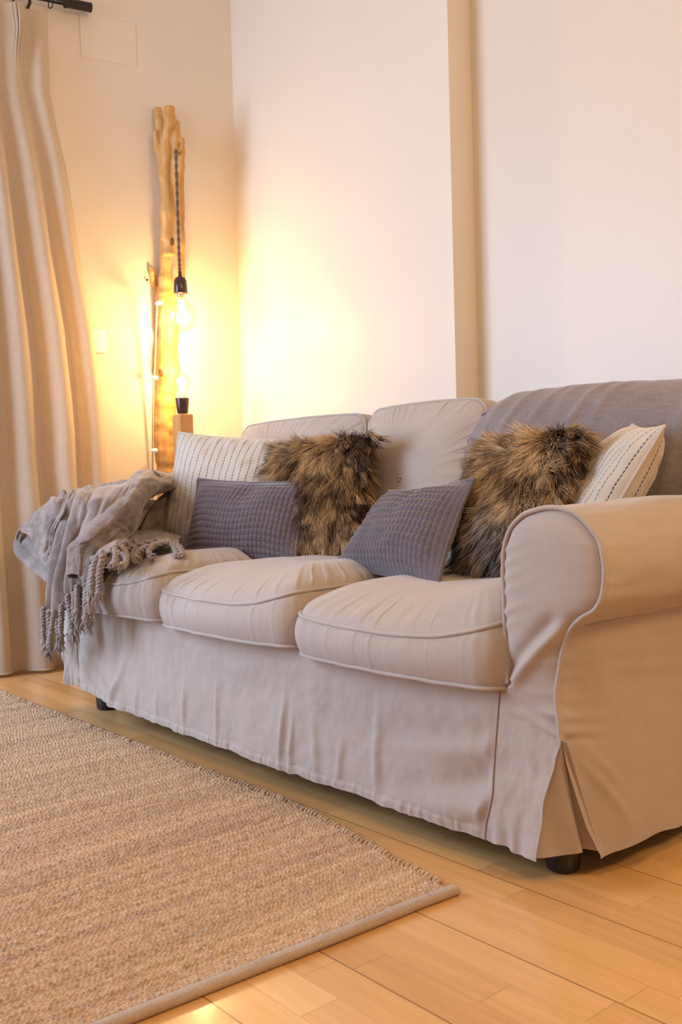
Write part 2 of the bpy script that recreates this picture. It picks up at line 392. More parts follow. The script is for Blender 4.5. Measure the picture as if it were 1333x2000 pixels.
# ------------------------------------------------------------------ curtain and rod
CZ = [0, .78, .935, 1.11, 1.34, 1.63, 1.78, 1.98, 2.14, 2.25, 2.6]; CY = [.53, .487, .485, .476, .456, .413, .396, .370, .340, .322, .324]
def curtain():
    nz, ns = 150, 620
    t = np.linspace(0, 1, ns); z = np.concatenate([np.linspace(.012, .06, 6), np.linspace(.07, 2.40, nz-26), np.linspace(2.41, 2.565, 20)])
    zz = np.array(CZ); ye = np.array(CY)
    yl = -.85
    Z, T = np.meshgrid(z, t, indexing='ij')
    E = np.interp(Z, zz, ye)
    E0 = .335
    Y = yl+(E0-yl)*T+(E-E0)*sstep(.55, 1, T)
    # plan line parallel to the wall, 9 cm off it
    xb = -.575+(Y-.1)*.215
    L = (E0-yl)*T                                     # cloth position
    k = L/.098
    ph = 2*np.pi*(k-.77)+.5*vnoise(k*.7, Z*.35, 3)+.35*vnoise(k*.9, Z*.6, 9)
    w1 = (np.cos(ph)+.32*np.cos(2*ph+1.0))/1.15; fold = np.sign(w1)*np.abs(w1)**.8
    amp = .030*(1+.35*vnoise(k*.5, Z*.4, 5))*np.interp(Z, [0, 1.6, 2.35, 2.6], [1.0, .9, .5, .32])
    amp = amp*(1-.55*sstep(.93, 1, T))
    X = xb+fold*amp+.004*fbm(k*2, Z*3, 12)
    Y = Y+.012*np.sin(ph*1+.8)*np.interp(Z, [0, 2.3, 2.6], [1, .5, .2])
    # pinch pleats: narrow deep gather 9 cm under the top every 14 cm
    for yc in (.205, .065, -.075, -.215, -.355, -.495, -.635):
        d = (Y-yc)
        g = np.exp(-(Z-2.47)**2/.0022); gt = np.exp(-(Z-2.50)**2/.012)
        X = X+.040*np.exp(-d**2/.00022)*(.62+.38*np.cos(d*2*np.pi/.0095))*gt
        Y = Y-d*.62*np.exp(-d**2/.0012)*g
    V = np.stack([X, Y, Z], -1)
    th = thing('curtain', 'cream linen curtain hanging in soft folds at the left wall', 'curtain', (-.56, .0, 0))
    uv = np.stack([T, Z/2.6], -1).reshape(-1, 2)
    o = mk('curtain_panel', V, gridF(nz, ns), M['curtain'], th, uv=uv)
    # bottom hem roll
    hem = np.stack([X[0]+.001, Y[0], np.full(ns, .015)], -1)
    mk('hem', *tube(hem[::2], .0035, 6), M['curtain'], th)
    hl = np.stack([X[10]+.002, Y[10], Z[10]], -1)
    return th
curtain()
def rod():
    end = np.array([-.515, .505]); zr = 2.628
    d = np.array([.215, 1.0]); d /= np.linalg.norm(d)
    st = end-d*1.5
    th = thing('curtain_rod', 'dark bronze curtain rod with plain end cap above the curtain', 'curtain rod', (end[0], end[1], zr))
    P = lambda s, dz=0: np.array([end[0]-d[0]*s, end[1]-d[1]*s, zr+dz])
    mk('pole', *tube([P(1.5), P(.8), P(.10)], .0125, 24), M['rod'], th)
    mk('end_cap', *lathe([(0, 0), (.0165, 0), (.0185, .003), (.0185, .095), (.021, .097), (.021, .107), (.0175, .11), (.0125, .11)], P(0), np.append(-d, 0), 32), M['rod'], th)
    for s in (.16, .30, .44, .58):
        a = np.linspace(0, 2*np.pi, 24, endpoint=False); c = P(s, -.012)
        ring = [c+np.array([math.cos(q)*.022, 0, math.sin(q)*.022]) for q in a]
        mk('ring', *tube(ring, .0022, 8, True), M['rod'], th)
    mk('bracket', *joinm([tube([P(.24, -.014), P(.24, -.03), P(.24, -.03)+np.array([-.11, .025, 0])], .006, 10)]), M['rod'], th)
rod()

# ------------------------------------------------------------------ driftwood lamp
def lamp():
    Yt = .76
    q = lambda x, y, Y=Yt: on(x, y, 'Y', Y)
    base = q(322, 1180, .74); bx, by = float(q(320, 925)[0]), Yt
    th = thing('driftwood_lamp', 'tall driftwood floor lamp with two glowing bulbs in the corner behind the sofa arm', 'lamp', (bx, by, 0))
    limbs = []
    def limb(pts, n=60):
        A = np.array([np.append(q(x, y, Y), r) for x, y, Y, r in pts]); S = crom(A, n)
        w = np.array([fbm(np.arange(n)*.23, 3.1, k) for k in (1, 5)])
        S[:, 0] += .004*w[0]; S[:, 3] *= 1+.13*w[1]
        limbs.append(tube(S[:, :3], np.maximum(S[:, 3], .004), 16))
    limb([(308, 211, .77, .020), (311, 240, .77, .021), (318, 285, .77, .020), (325, 330, .765, .024), (328, 400, .76, .028), (326, 470, .76, .026)])
    limb([(330, 208, .76, .023), (331, 235, .76, .025), (327, 270, .765, .025), (327, 320, .77, .030), (329, 400, .77, .031), (332, 500, .77, .032)])
    limb([(303, 254, .74, .008), (304, 270, .745, .013), (311, 295, .75, .018), (319, 330, .755, .020), (322, 380, .755, .02)])
    limb([(345, 236, .79, .012), (344, 262, .79, .018), (345, 300, .795, .023), (347, 380, .80, .026), (349, 450, .80, .028), (348, 540, .80, .026), (343, 620, .80, .024)])
    limb([(357, 270, .80, .009), (356, 300, .80, .013), (352, 340, .805, .018), (351, 420, .81, .018), (356, 462, .80, .014), (352, 520, .81, .016)])
    limb([(326, 420, .77, .028), (325, 500, .77, .030), (324, 560, .77, .036), (328, 620, .77, .042), (327, 700, .77, .046), (324, 780, .77, .048), (320, 860, .77, .050), (319, 930, .77, .052), (318, 1010, .77, .056), (318, 1100, .77, .060), (319, 1200, .77, .064), (320, 1320, .77, .066)], 130)
    limb([(293, 519, .72, .010), (296, 535, .73, .013), (300, 555, .74, .013), (307, 577, .75, .013), (318, 600, .76, .018)])
    limb([(343, 520, .80, .020), (339, 600, .80, .024), (337, 700, .79, .024), (332, 800, .78, .024), (326, 880, .77, .03)])
    o = mk('trunk', *joinm(limbs), M['drift'], th)
    m = o.modifiers.new('fuse', 'REMESH'); m.mode = 'VOXEL'; m.voxel_size = .0045; m.use_smooth_shade = True
    m = o.modifiers.new('soft', 'SMOOTH'); m.factor = .6; m.iterations = 3
    tx = bpy.data.textures.new('bark_noise', 'CLOUDS'); tx.noise_scale = .07
    m = o.modifiers.new('grain', 'DISPLACE'); m.texture = tx; m.strength = .010; m.mid_level = .5
    # base plate
    mk('base', *lathe([(0, 0), (.15, 0), (.155, .004), (.155, .028), (.15, .034), (0, .034)], (bx+.04, by-.02, .001), seg=48), M['block'], th)
    # post carrying the lower bulb
    c = q(357, 808, .75); cx, cy, cz = c
    o = mk('post', *box(cx-.031, cx+.031, cy-.031, cy+.031, .03, cz-.003), M['block'], th, smooth=False); bevel(o, .004, 3)
    def twist(P, r, turns, seg=8):
        T, N, B = frames(P); n = len(P); a = np.linspace(0, turns*2*np.pi, n); out = []
        for k in (0, np.pi):
            C = P+r*.55*(np.cos(a+k)[:, None]*N+np.sin(a+k)[:, None]*B); out.append(tube(C, r*.6, seg))
        return joinm(out)
    top = q(344, 300, .755); sockt = q(352, 541, .75)
    P = crom([q(343, 296, .79), q(343, 299, .77), top, q(346, 370, .75), q(348.5, 450, .75), q(350.5, 510, .75), sockt], 260)
    mk('cord', *twist(P, .0062, 13), M['cord'], th)
    # sockets and bulbs
    sz = sockt[2]; sx, sy = sockt[0], sockt[1]
    mk('socket', *lathe([(0, .022), (.006, .022), (.008, .004), (.0105, 0), (.020, -.004), (.0255, -.014), (.0275, -.040), (.0285, -.064), (.027, -.068), (0, -.068)], (sx, sy, sz)), M['bakelite'], th)
    def bulb(c, rad, down, neck):
        k = -1 if down else 1
        prof = [(.0135, 0), (.0155, .010), (.019, neck*.5), (.030, neck*.8)]
        cc = neck+rad*.86
        for a in np.linspace(-58, 90, 22):
            prof.append((max(rad*math.cos(math.radians(a)), 1e-4), cc+rad*math.sin(math.radians(a))))
        prof = prof[:3]+prof[4:]
        b = mk('bulb', *lathe([(r, k*h) for r, h in prof], c, seg=40), M['glass'], th)
        fil = []
        n = 6; 
        for j in range(n):
            a = 2*np.pi*j/n; r1, r2 = rad*.16, rad*.30
            z0, z1 = neck*.75, cc+rad*.45
            fil.append(tube([np.array(c)+np.array([r1*math.cos(a), r1*math.sin(a), k*z0]), np.array(c)+np.array([r2*math.cos(a), r2*math.sin(a), k*(z1)])], .0022, 6))
        mk('filament', *joinm(fil), M['filament'], b)
        mk('glass_stem', *lathe([(.008, 0), (.007, k*neck*.7), (.003, k*(neck*.9)), (.002, k*(cc+rad*.2)), (0, k*(cc+rad*.22))], c, seg=16), M['glass'], b)
        mk('screw_base', *lathe([(.0135, -k*.004), (.0138, k*.004), (.0130, k*.007), (.0138, k*.010), (.0130, k*.013)], c, seg=24), M['steel'], b)
        return np.array(c)+np.array([0, 0, k*(cc)])
    p1 = bulb((sx, sy, sz-.064), .0625, True, .040)
    lz = cz
    mk('socket', *lathe([(0, 0), (.021, 0), (.0225, .004), (.0265, .040), (.0285, .060), (.0275, .063), (0, .063)], (cx, cy, lz)), M['bakelite'], th)
    p2 = bulb((cx, cy, lz+.058), .036, False, .040)
    for n_, p, e in (('upper_bulb_light', p1, 11.5), ('lower_bulb_light', p2, 8)):
        light(n_, 'POINT', tuple(p), e, (1, .65, .27), size=.022)
    # side cord held by clips
    P = crom([q(307, 588, .70), q(303, 700, .70), q(301, 740, .70), q(299, 800, .70), q(298.5, 882, .70), q(298.5, 940, .70), q(299, 1050, .70), q(300, 1200, .71), q(306, 1352, .72)], 420)
    mk('side_cord', *twist(P, .0042, 70, 6), M['rope'], th)
    for x, y in ((311, 592), (302.5, 738), (302, 880)):
        c = q(x, y, .695)
        mk('cable_clip', *joinm([lathe([(0, -.009), (.007, -.009), (.009, -.006), (.009, .006), (.007, .009), (0, .009)], c+np.array([.006, 0, 0]), (1, .3, 0), 16), lathe([(0, -.004), (.0075, -.003), (.0075, .003), (0, .004)], c+np.array([-.012, -.004, 0]), (1, .3, 0), 16)]), M['clip'], th)
lamp()

# ------------------------------------------------------------------ rug
def rug():
    # corners on the floor
    x0, x1r, yt, yb = -.42, 1.945, -.062, -2.05
    th = thing('jute_rug', 'large woven beige jute rug lying on the wood floor before the sofa', 'rug', (.8, -.8, 0))
    def build(ya, yb_, step):
        nx = int((x1r-x0)/step); ny = int(abs(yb_-ya)/step)
        x = np.linspace(x0, x1r, nx); y = np.linspace(ya, yb_, ny)
        X, Y = np.meshgrid(x, y, indexing='ij')
        pr, pl = .0082, .0094
        xr = X+.0025*fbm(X*6, Y*5, 2)
        row = np.floor(xr/pr); fx = xr/pr-row
        rr = np.abs(_P[(row.astype(int)) % 256, 7])
        yl = Y/pl+rr*1.0+row*.5+.5*(fx-.5)*np.where(row % 2 == 0, 1, -1)+.35*vnoise(row*.9, Y*22, 4)
        fy = yl-np.floor(yl); cell = (np.floor(yl)).astype(int)
        h = (np.clip(np.sin(np.pi*fx), 0, 1)**.9)*(.12+.88*np.clip(np.sin(np.pi*fy), 0, 1)**.9)
        hv = _P[(row.astype(int)*3) % 256, cell % 256]
        wide = _P[(row.astype(int)) % 256, 33]
        H = .0072+.0058*h*(.5+.75*hv)+.0012*fbm(X*5, Y*5, 3)
        H = np.where(wide > .94, H-.0012, H)
        e = np.minimum(1, (x1r-X)/.012); H = H*np.clip(e, .3, 1)
        # uneven selvage toward the sofa
        Yo = Y+.004*fbm(X*14, 0*X, 6)*np.exp(-(ya-Y)/.05)*(ya > -.1)-.075*sstep(1.35, 2.0, X)*np.clip(1-(ya-Y)/.9, 0, 1)*(ya > -.1)
        lip = np.clip((ya-Y)/.006, 0, 1) if ya > -.1 else 1
        Z = H*lip+.0005
        # slight skew of the near end
        Xo = X-.030*sstep(-.15, -1.0, Y)*sstep(1.0, 1.945, X)*.9+.012*(1-sstep(.0, .25, -Y))*sstep(1.7, 1.945, X)
        return np.stack([Xo, Yo, Z], -1), nx, ny
    A, nx, ny = build(yt, -1.02, .00165)
    B, nx2, ny2 = build(-1.02, yb, .0020)
    V = np.concatenate([A.reshape(-1, 3), B.reshape(-1, 3)]); F = np.concatenate([gridF(nx, ny)[:, ::-1], gridF(nx2, ny2, off=nx*ny)[:, ::-1]])
    mk('woven_field', V, F, M['jute'], th)
    # selvage loops along the long edge
    lp = []
    x = x0
    while x < x1r-.02:
        r = .0048+.0016*random.random(); c = np.array([x, yt-.075*float(sstep(1.35, 2.0, x))+.002+.004*random.random()+.004*float(fbm(np.array(x*14), np.array(0.), 6)), .0065])
        a = np.linspace(-.9, 3.6, 7)
        lp.append(tube([c+np.array([random.uniform(-.001, .001), math.cos(q)*r*1.2, math.sin(q)*r]) for q in a], r*.62, 6)); x += .0105+.002*random.random()
    mk('selvage', *joinm(lp), M['jute'], th)
    # binding tape along the short end
    ys = np.linspace(-.132, yb, 500); P = []
    for i, y in enumerate(ys):
        P.append((1.950-.027*float(sstep(-.15, -1.0, y))+.012*(1-float(sstep(0, .25, -y))), y, .0075))
    P = np.array(P); a = np.linspace(0, 2*np.pi, 16, endpoint=False)
    rib = 1+.09*np.sin(np.arange(500)*2.1)
    V = P[:, None]+np.stack([np.broadcast_to(np.cos(a)*.0125, (500, 16)), np.zeros((500, 16)), np.sign(np.sin(a))*np.abs(np.sin(a))**.8*.0080*rib[:, None]], -1)
    F = [tuple(f) for f in gridF(500, 16, False, True)]+[tuple(range(16)), tuple(range(499*16, 500*16))[::-1]]
    mk('binding', V.reshape(-1, 3), F, M['binding'], th)
rug()

# ------------------------------------------------------------------ sofa
SX0, SX1, SXC = -.013, 2.173, 1.08
def mir(P):
    P = np.array(P, float); P[..., 0] = 2*SXC-P[..., 0]; return P
sofa = thing('sofa', 'beige slipcovered three-seat sofa with rolled arms and pleated skirt', 'sofa', (SXC, .45, 0))

# outline of the rolled arm as seen from the front (right arm), x-z
OUT_R = [(2.0825, .262), (2.079, .298), (2.075, .326), (2.078, .361), (2.086, .397), (2.097, .433), (2.111, .458), (2.131, .475), (2.154, .489), (2.168, .507), (2.1745, .537), (2.1755, .567), (2.169, .596), (2.156, .617), (2.137, .637), (2.113, .651), (2.076, .6565)]
OUT_L = [(1.969, .344), (1.969, .393), (1.967, .448), (1.966, .499), (1.966, .546), (1.970, .586), (1.984, .618), (2.01, .641), (2.041, .652), (2.076, .6565)]
HEM = .047
def arm_front(flip, sd):
    """front face of the arm from the roll down to the skirt hem"""
    zr = [p[1] for p in OUT_R]; xr = [p[0] for p in OUT_R]; zl = [p[1] for p in OUT_L]; xl = [p[0] for p in OUT_L]
    zz = np.concatenate([np.linspace(HEM, .62, 150), .62+(.6563-.62)*np.sin(np.linspace(0, 1, 26)[1:]*np.pi/2)])
    fl_z = [HEM, .10, .16, .22, .262]; fl_x = [2.042, 2.047, 2.058, 2.072, 2.0825]
    nu = 90; u = np.linspace(0, 1, nu)
    R_ = np.where(zz < .262, np.interp(zz, fl_z, fl_x), np.interp(zz, zr, xr))
    sl_z = [HEM, .076, .127, .231, .331, .344]; sl_x = [1.908, 1.912, 1.927, 1.936, 1.949, 1.969]
    L_ = np.where(zz < .344, np.interp(zz, sl_z, sl_x), np.interp(zz, zl, xl))
    U, Z = np.meshgrid(u, zz, indexing='ij')
    X = L_[None]+(R_-L_)[None]*U
    dl = (X-L_[None]); dr = (R_[None]-X); dt = np.maximum(.6565-Z, 0)
    sm = lambda q: 1-np.exp(-q/.022)
    puff = .021*sm(dl)*sm(dr)*sm(dt)*sstep(.30, .42, Z)
    Y = .004-puff
    # diagonal tension fold from the seat corner up to the waist of the roll
    a = np.array([1.965, .337]); b = np.array([2.098, .462]); d = (b-a)/np.linalg.norm(b-a)
    s = (X-a[0])*d[0]+(Z-a[1])*d[1]; nn = -(X-a[0])*d[1]+(Z-a[1])*d[0]; Lf = np.linalg.norm(b-a)
    env = sstep(-.02, .05, s)*(1-sstep(Lf-.03, Lf+.02, s))
    Y -= .012*env*(np.exp(-(nn+.004)**2/.00016))-.009*env*np.exp(-(nn-.016)**2/.0002)
    # puckers along the right-hand cord, short folds
    for z0, am, ln in ((.305, .006, .05), (.285, -.004, .06), (.270, .007, .05), (.34, .003, .04), (.395, .003, .04), (.43, .003, .03)):
        Y -= am*np.exp(-((Z-z0-.25*(dr)*(1 if z0 < .3 else -.5))**2)/.00008)*np.exp(-dr/ln)
    for z0 in (.58, .555, .53, .505, .47, .445):
        Y -= .0035*np.exp(-((Z-z0-.35*dl)**2)/.00005)*np.exp(-dl/.028)*(1 if z0 != .47 else 1.8)
    # skirt part: fans out below the pleat tip
    k = sstep(.27, HEM, Z)
    Y -= k*(.004+.020*U**2)
    for z0, sl in ((.235, -1.1), (.19, -1.3), (.15, -1.3)):
        Y -= .007*np.exp(-((Z-z0-sl*(-dr))**2)/.0005)*np.exp(-dr/.09)*sstep(.27, .22, Z)
    Y -= .0045*sstep(.14, HEM, Z)*np.sin(X*150+2*vnoise(X*20, Z*10, 3))*.7
    Y -= .0025*fbm(X*30, Z*22, 2)*sstep(.36, .2, Z)
    ys = .004-.004*sstep(.27, HEM, Z); kk = sstep(0, .020, dl)+0*Z; kk = np.where(Z > .35, 1, kk); Y = ys*(1-kk)+Y*kk
    Z = Z-.006*sstep(.10, HEM, Z)*vnoise(X*25, 0*X, 4)*kk
    if flip: X = X-.048*U**2*sstep(.36, .12, Z); Z = Z+.045*sstep(.24, .06, Z)
    V = np.stack([X, Y, Z], -1); nv = len(zz)
    F = gridF(nu, nv)
    if flip: V = mir(V)
    else: F = F
    o = mk('arm_front_panel', V, F, M['sofa'], arm_objs[flip])
    hem_l = np.stack([X[:, 2], Y[:, 2]-.0007, Z[:, 2]], -1); lap = np.stack([X[-1, :80], Y[-1, :80], Z[-1, :80]], -1)
    return V
def side_profile(flip):
    """roll of the arm and the flat side below it, swept front to back"""
    prof = np.array([(1.968, .338)]+OUT_L[1:]+OUT_R[::-1][1:11])
    prof = np.array(list(prof)+[(2.106, .455)])
    prof = crom(prof, 110); n = 90; y = np.concatenate([[.0, .004, .010], np.linspace(.02, .93, n-3)])
    cx, cz = 2.07, .56
    V = np.zeros((n, 110, 3))
    for i, yy in enumerate(y):
        inset = .0065*(1-min(1, yy/.010))**2
        p = prof.copy(); g = 1+.010*sstep(0, .25, yy)
        p[:, 1] += .010*sstep(0, .35, yy)*sstep(.5, .64, prof[:, 1])
        r = np.stack([prof[:, 0]-cx, prof[:, 1]-cz], -1); r /= np.linalg.norm(r, axis=1)[:, None]
        a = np.linspace(0, 6, 110)
        wr = .0022*fbm(a*2.2, np.full(110, yy*6), 21)+.0035*np.exp(-yy/.05)*np.maximum(0, np.sin(a*21+3*vnoise(a*3, yy*0+a*0, 5)))*sstep(.0, .02, yy)*.5
        p = p-r*inset+r*wr[:, None]
        V[i, :, 0] = p[:, 0]; V[i, :, 1] = yy; V[i, :, 2] = p[:, 1]
    if flip: V = mir(V)
    return V, gridF(n, 110)
def side_panel(flip):
    ny, nz = 120, 120
    zz = np.linspace(HEM-.006, .458, nz); v = np.linspace(0, 1, ny)
    yf = np.interp(zz, [HEM, .10, .16, .22, .262, .458], [.092, .058, .034, .012, .004, .004])
    Z, T = np.meshgrid(zz, v, indexing='ij'); Y = yf[:, None]+(.935-yf[:, None])*T
    xf = np.interp(zz, [HEM, .10, .262, .298, .326, .361, .397, .433, .458], [2.094, 2.09, 2.0825, 2.079, 2.075, 2.078, 2.086, 2.097, 2.106])
    X = xf[:, None]+(2.103+.004*sstep(.3, .05, Z)-xf[:, None])*sstep(0, .10, Y-yf[:, None])
    d = Y-yf[:, None]
    for z0, am in ((.30, .005), (.275, .006), (.33, .003), (.37, .0025), (.40, .0025), (.262, -.004)):
        X += am*np.exp(-((Z-z0+.12*d)**2)/.00006)*np.exp(-d/.045)
    for y0, z0, sl, am, l in ((.05, .41, -.10, .003, .35), (.10, .375, -.12, .0028, .4), (.02, .27, -.9, .004, .15), (.03, .24, -1.1, .005, .16)):
        X += am*np.exp(-((Z-z0-sl*(Y-y0))**2)/.00018)*sstep(-.02, .06, Y-y0)*(1-sstep(l*.5, l, Y-y0))
    X += .0035*fbm(Y*7, Z*7, 31)+.006*sstep(.16, HEM, Z)*vnoise(Y*13, Z*3, 8)
    Z = Z-.005*sstep(.10, HEM, Z)*vnoise(Y*16, 0*Y, 9)
    pin = sstep(0, .014, d); X = xf[:, None]*(1-pin)+X*pin
    if flip: X = X-.048*sstep(.36, .12, Z); Z = Z+.045*sstep(.24, .06, Z)*(1-sstep(.1, .5, Y))
    V = np.stack([X, Y, Z], -1)
    if flip: V = mir(V)
    return V, gridF(nz, ny)
arm_objs = {}
for flip in (False, True):
    V1, F1 = side_profile(flip); V2, F2 = side_panel(flip)
    V, F = joinm([(V1, F1), (V2, F2)])
    arm = mk('arm', V, F, M['sofa'], sofa); arm_objs[flip] = arm
    A = arm_front(flip, 1)
    # pleat insert behind the two flaps
    nz, nt = 40, 60; z = np.linspace(HEM+.003, .258, nz); t = np.linspace(0, 1, nt); P = np.zeros((nz, nt, 3))
    for i, q in enumerate(z):
        k = 1-(q-HEM)/(.262-HEM)
        a = np.array([np.interp(q, [HEM, .10, .16, .22, .262], [2.030, 2.036, 2.048, 2.066, 2.081]), .004-.014*k]); m_ = np.array([2.070+.012*(1-k), .004+.062*k]); m2 = np.array([2.080, .004+.078*k]); b = np.array([2.0905, .006+.088*k])
        C = crom([a, (a+m_)/2+np.array([.006, -.004])*k, m_, m2-np.array([.014, 0])*k, b], nt)
        C[:, 0] += .003*k*np.sin(t*14+q*20); C[:, 1] += .002*k*fbm(t*5, 0*t+q*18, 3)
        P[i, :, :2] = C; P[i, :, 2] = q
    if flip: P = mir(P); P[..., 0] += .046*sstep(.36, .12, P[..., 2]); P[..., 2] += .045*sstep(.24, .06, P[..., 2])
    mk('pleat_insert', P, gridF(nz, nt), M['sofa'], arm)
    # cord running up the arm front edge and around the roll
    z_ = [p for p in OUT_R]+[p for p in OUT_L[::-1][1:]]
    P = crom([(x, .000, z) for x, z in z_], 260)
    for v in (P,): v[:, 1] += .0015*vnoise(np.arange(260)*.11, 0, 3)
    if flip: P = mir(P)
    mk('piping', *tube(P, .0045, 10), M['piping'], arm)
    # flap hem edges, cord seams
    fz = np.linspace(HEM-.004, .262, 40)
    fx = np.interp(fz, [HEM, .10, .16, .22, .262], [2.027, 2.036, 2.052, 2.070, 2.0825]); k = sstep(.27, HEM, fz)
    P = np.stack([fx, .004-k*.026-.003, fz], -1)
    if flip: P = mir(P)
    # seam line below the roll on the side
    yy = np.linspace(.006, .93, 120); P = np.stack([2.1065+.001*np.sin(yy*30), yy, .4565+.002*vnoise(yy*8, 0*yy, 3)], -1)
    if flip: P = mir(P)
    mk('side_seam', *tube(P, .0016, 6), M['seam'], arm)
# skirt across the front
def skirt():
    nx, nz = 620, 90
    sl_z = [HEM, .076, .127, .231, .331, .37]; sl_x = np.array([1.908, 1.912, 1.927, 1.936, 1.949, 1.952])
    zz = np.linspace(0, 1, nz); u = np.linspace(0, 1, nx)
    U, K = np.meshgrid(u, zz, indexing='ij')
    hem = np.interp(U, [0, .08, .18, .35, 1], [.092, .076, .062, .053, HEM])+.003*vnoise(U*60, 0*U, 6)
    Z = hem+(.372-hem)*K
    xr = np.interp(Z, sl_z, sl_x); xl = 2*SXC-xr
    X = xl+(xr-xl)*U
    Y = np.full_like(X, .004)
    low = sstep(.24, .06, Z)
    Y -= .010*low*(.3+.7*np.abs(vnoise(X*3, 0*X, 12)))
    Y -= .010*low*np.maximum(0, vnoise(X*9+Z*3, Z*2, 14))*sstep(1.9, 1.7, X)
    # slanting folds running down to the hem
    for x0, z0, sl, am, wd, ht in ((.86, .12, .05, .007, .00012, .06), (1.02, .13, .02, .006, .00008, .07), (1.30, .13, .05, .010, .00010, .08), (1.335, .12, .02, .007, .00006, .06), (1.42, .12, -.1, .008, .0002, .06), (1.62, .14, 0, .008, .00016, .08), (.48, .12, .5, .010, .0003, .07), (.60, .10, .1, .006, .00015, .05), (1.50, .10, .1, .006, .00012, .05), (.72, .10, 0, .005, .0001, .05)):
        Y -= am*np.exp(-((X-x0-sl*(Z-.1))**2)/wd)*np.exp(-((Z-z0)/ht)**2)
    # broad drag folds by the right seam
    for z0, am, sl in ((.215, .010, .16), (.155, -.009, .20), (.105, .011, .18), (.28, .004, .1)):
        Y -= am*np.exp(-((Z-z0-sl*(X-1.93))**2)/.0006)*np.exp(-((1.95-X)/.22)**2)
    for z0, am, sl in ((.25, .009, -.55), (.19, .008, -.6)):
        Y -= am*np.exp(-((Z-z0-sl*(X-.25))**2)/.0006)*np.exp(-((X-.30)/.20)**2)
    Y -= .0022*fbm(X*20, Z*16, 18)*sstep(.36, .25, Z)+.0012*fbm(X*6, Z*6, 19)
    hemfold = np.exp(-((Z-hem-.020)/.0035)**2)
    Y += .0018*hemfold
    Y -= .0022*sstep(.030, .012, Z-hem)*(1+vnoise(X*120, Z*30, 8))
    e = np.minimum(X-xl, xr-X); kk = sstep(0, .022, e); Y = (.004-.004*sstep(.27, HEM, Z))*(1-kk)+Y*kk
    V = np.stack([X, Y, Z], -1)
    mk('skirt', V, gridF(nx, nz), M['sofa'], sofa)
    for s in (1, -1):
        e = V[-1] if s > 0 else V[0]
        P = crom(e[::8], 60); P[:, 1] -= .001
        mk('skirt_seam', *tube(P, .0013, 6), M['seam'], sofa)
skirt()
def rbox(x0, x1, y0, y1, z0, z1, r=.03):
    return box(x0, x1, y0, y1, z0, z1)
o = mk('frame', *box(.10, 2.06, .03, .92, .085, .325), M['dark'], sofa, smooth=False); bevel(o, .01)
o = mk('seat_deck', *box(.20, 1.955, .012, .70, .30, .345), M['sofa'], sofa, smooth=False); bevel(o, .01)
o = mk('back_frame', *box(.02, 2.14, .775, .935, .05, .845), M['sofa'], sofa); bevel(o, .05, 6)
for x, y in ((2.018, .085), (.215, .10), (.215, .86), (2.0, .86)):
    mk('leg', *lathe([(0, .0), (.025, 0), (.030, .004), (.033, .05), (.034, .10), (0, .10)], (x, y, .0005), seg=28), M['black'], sofa)

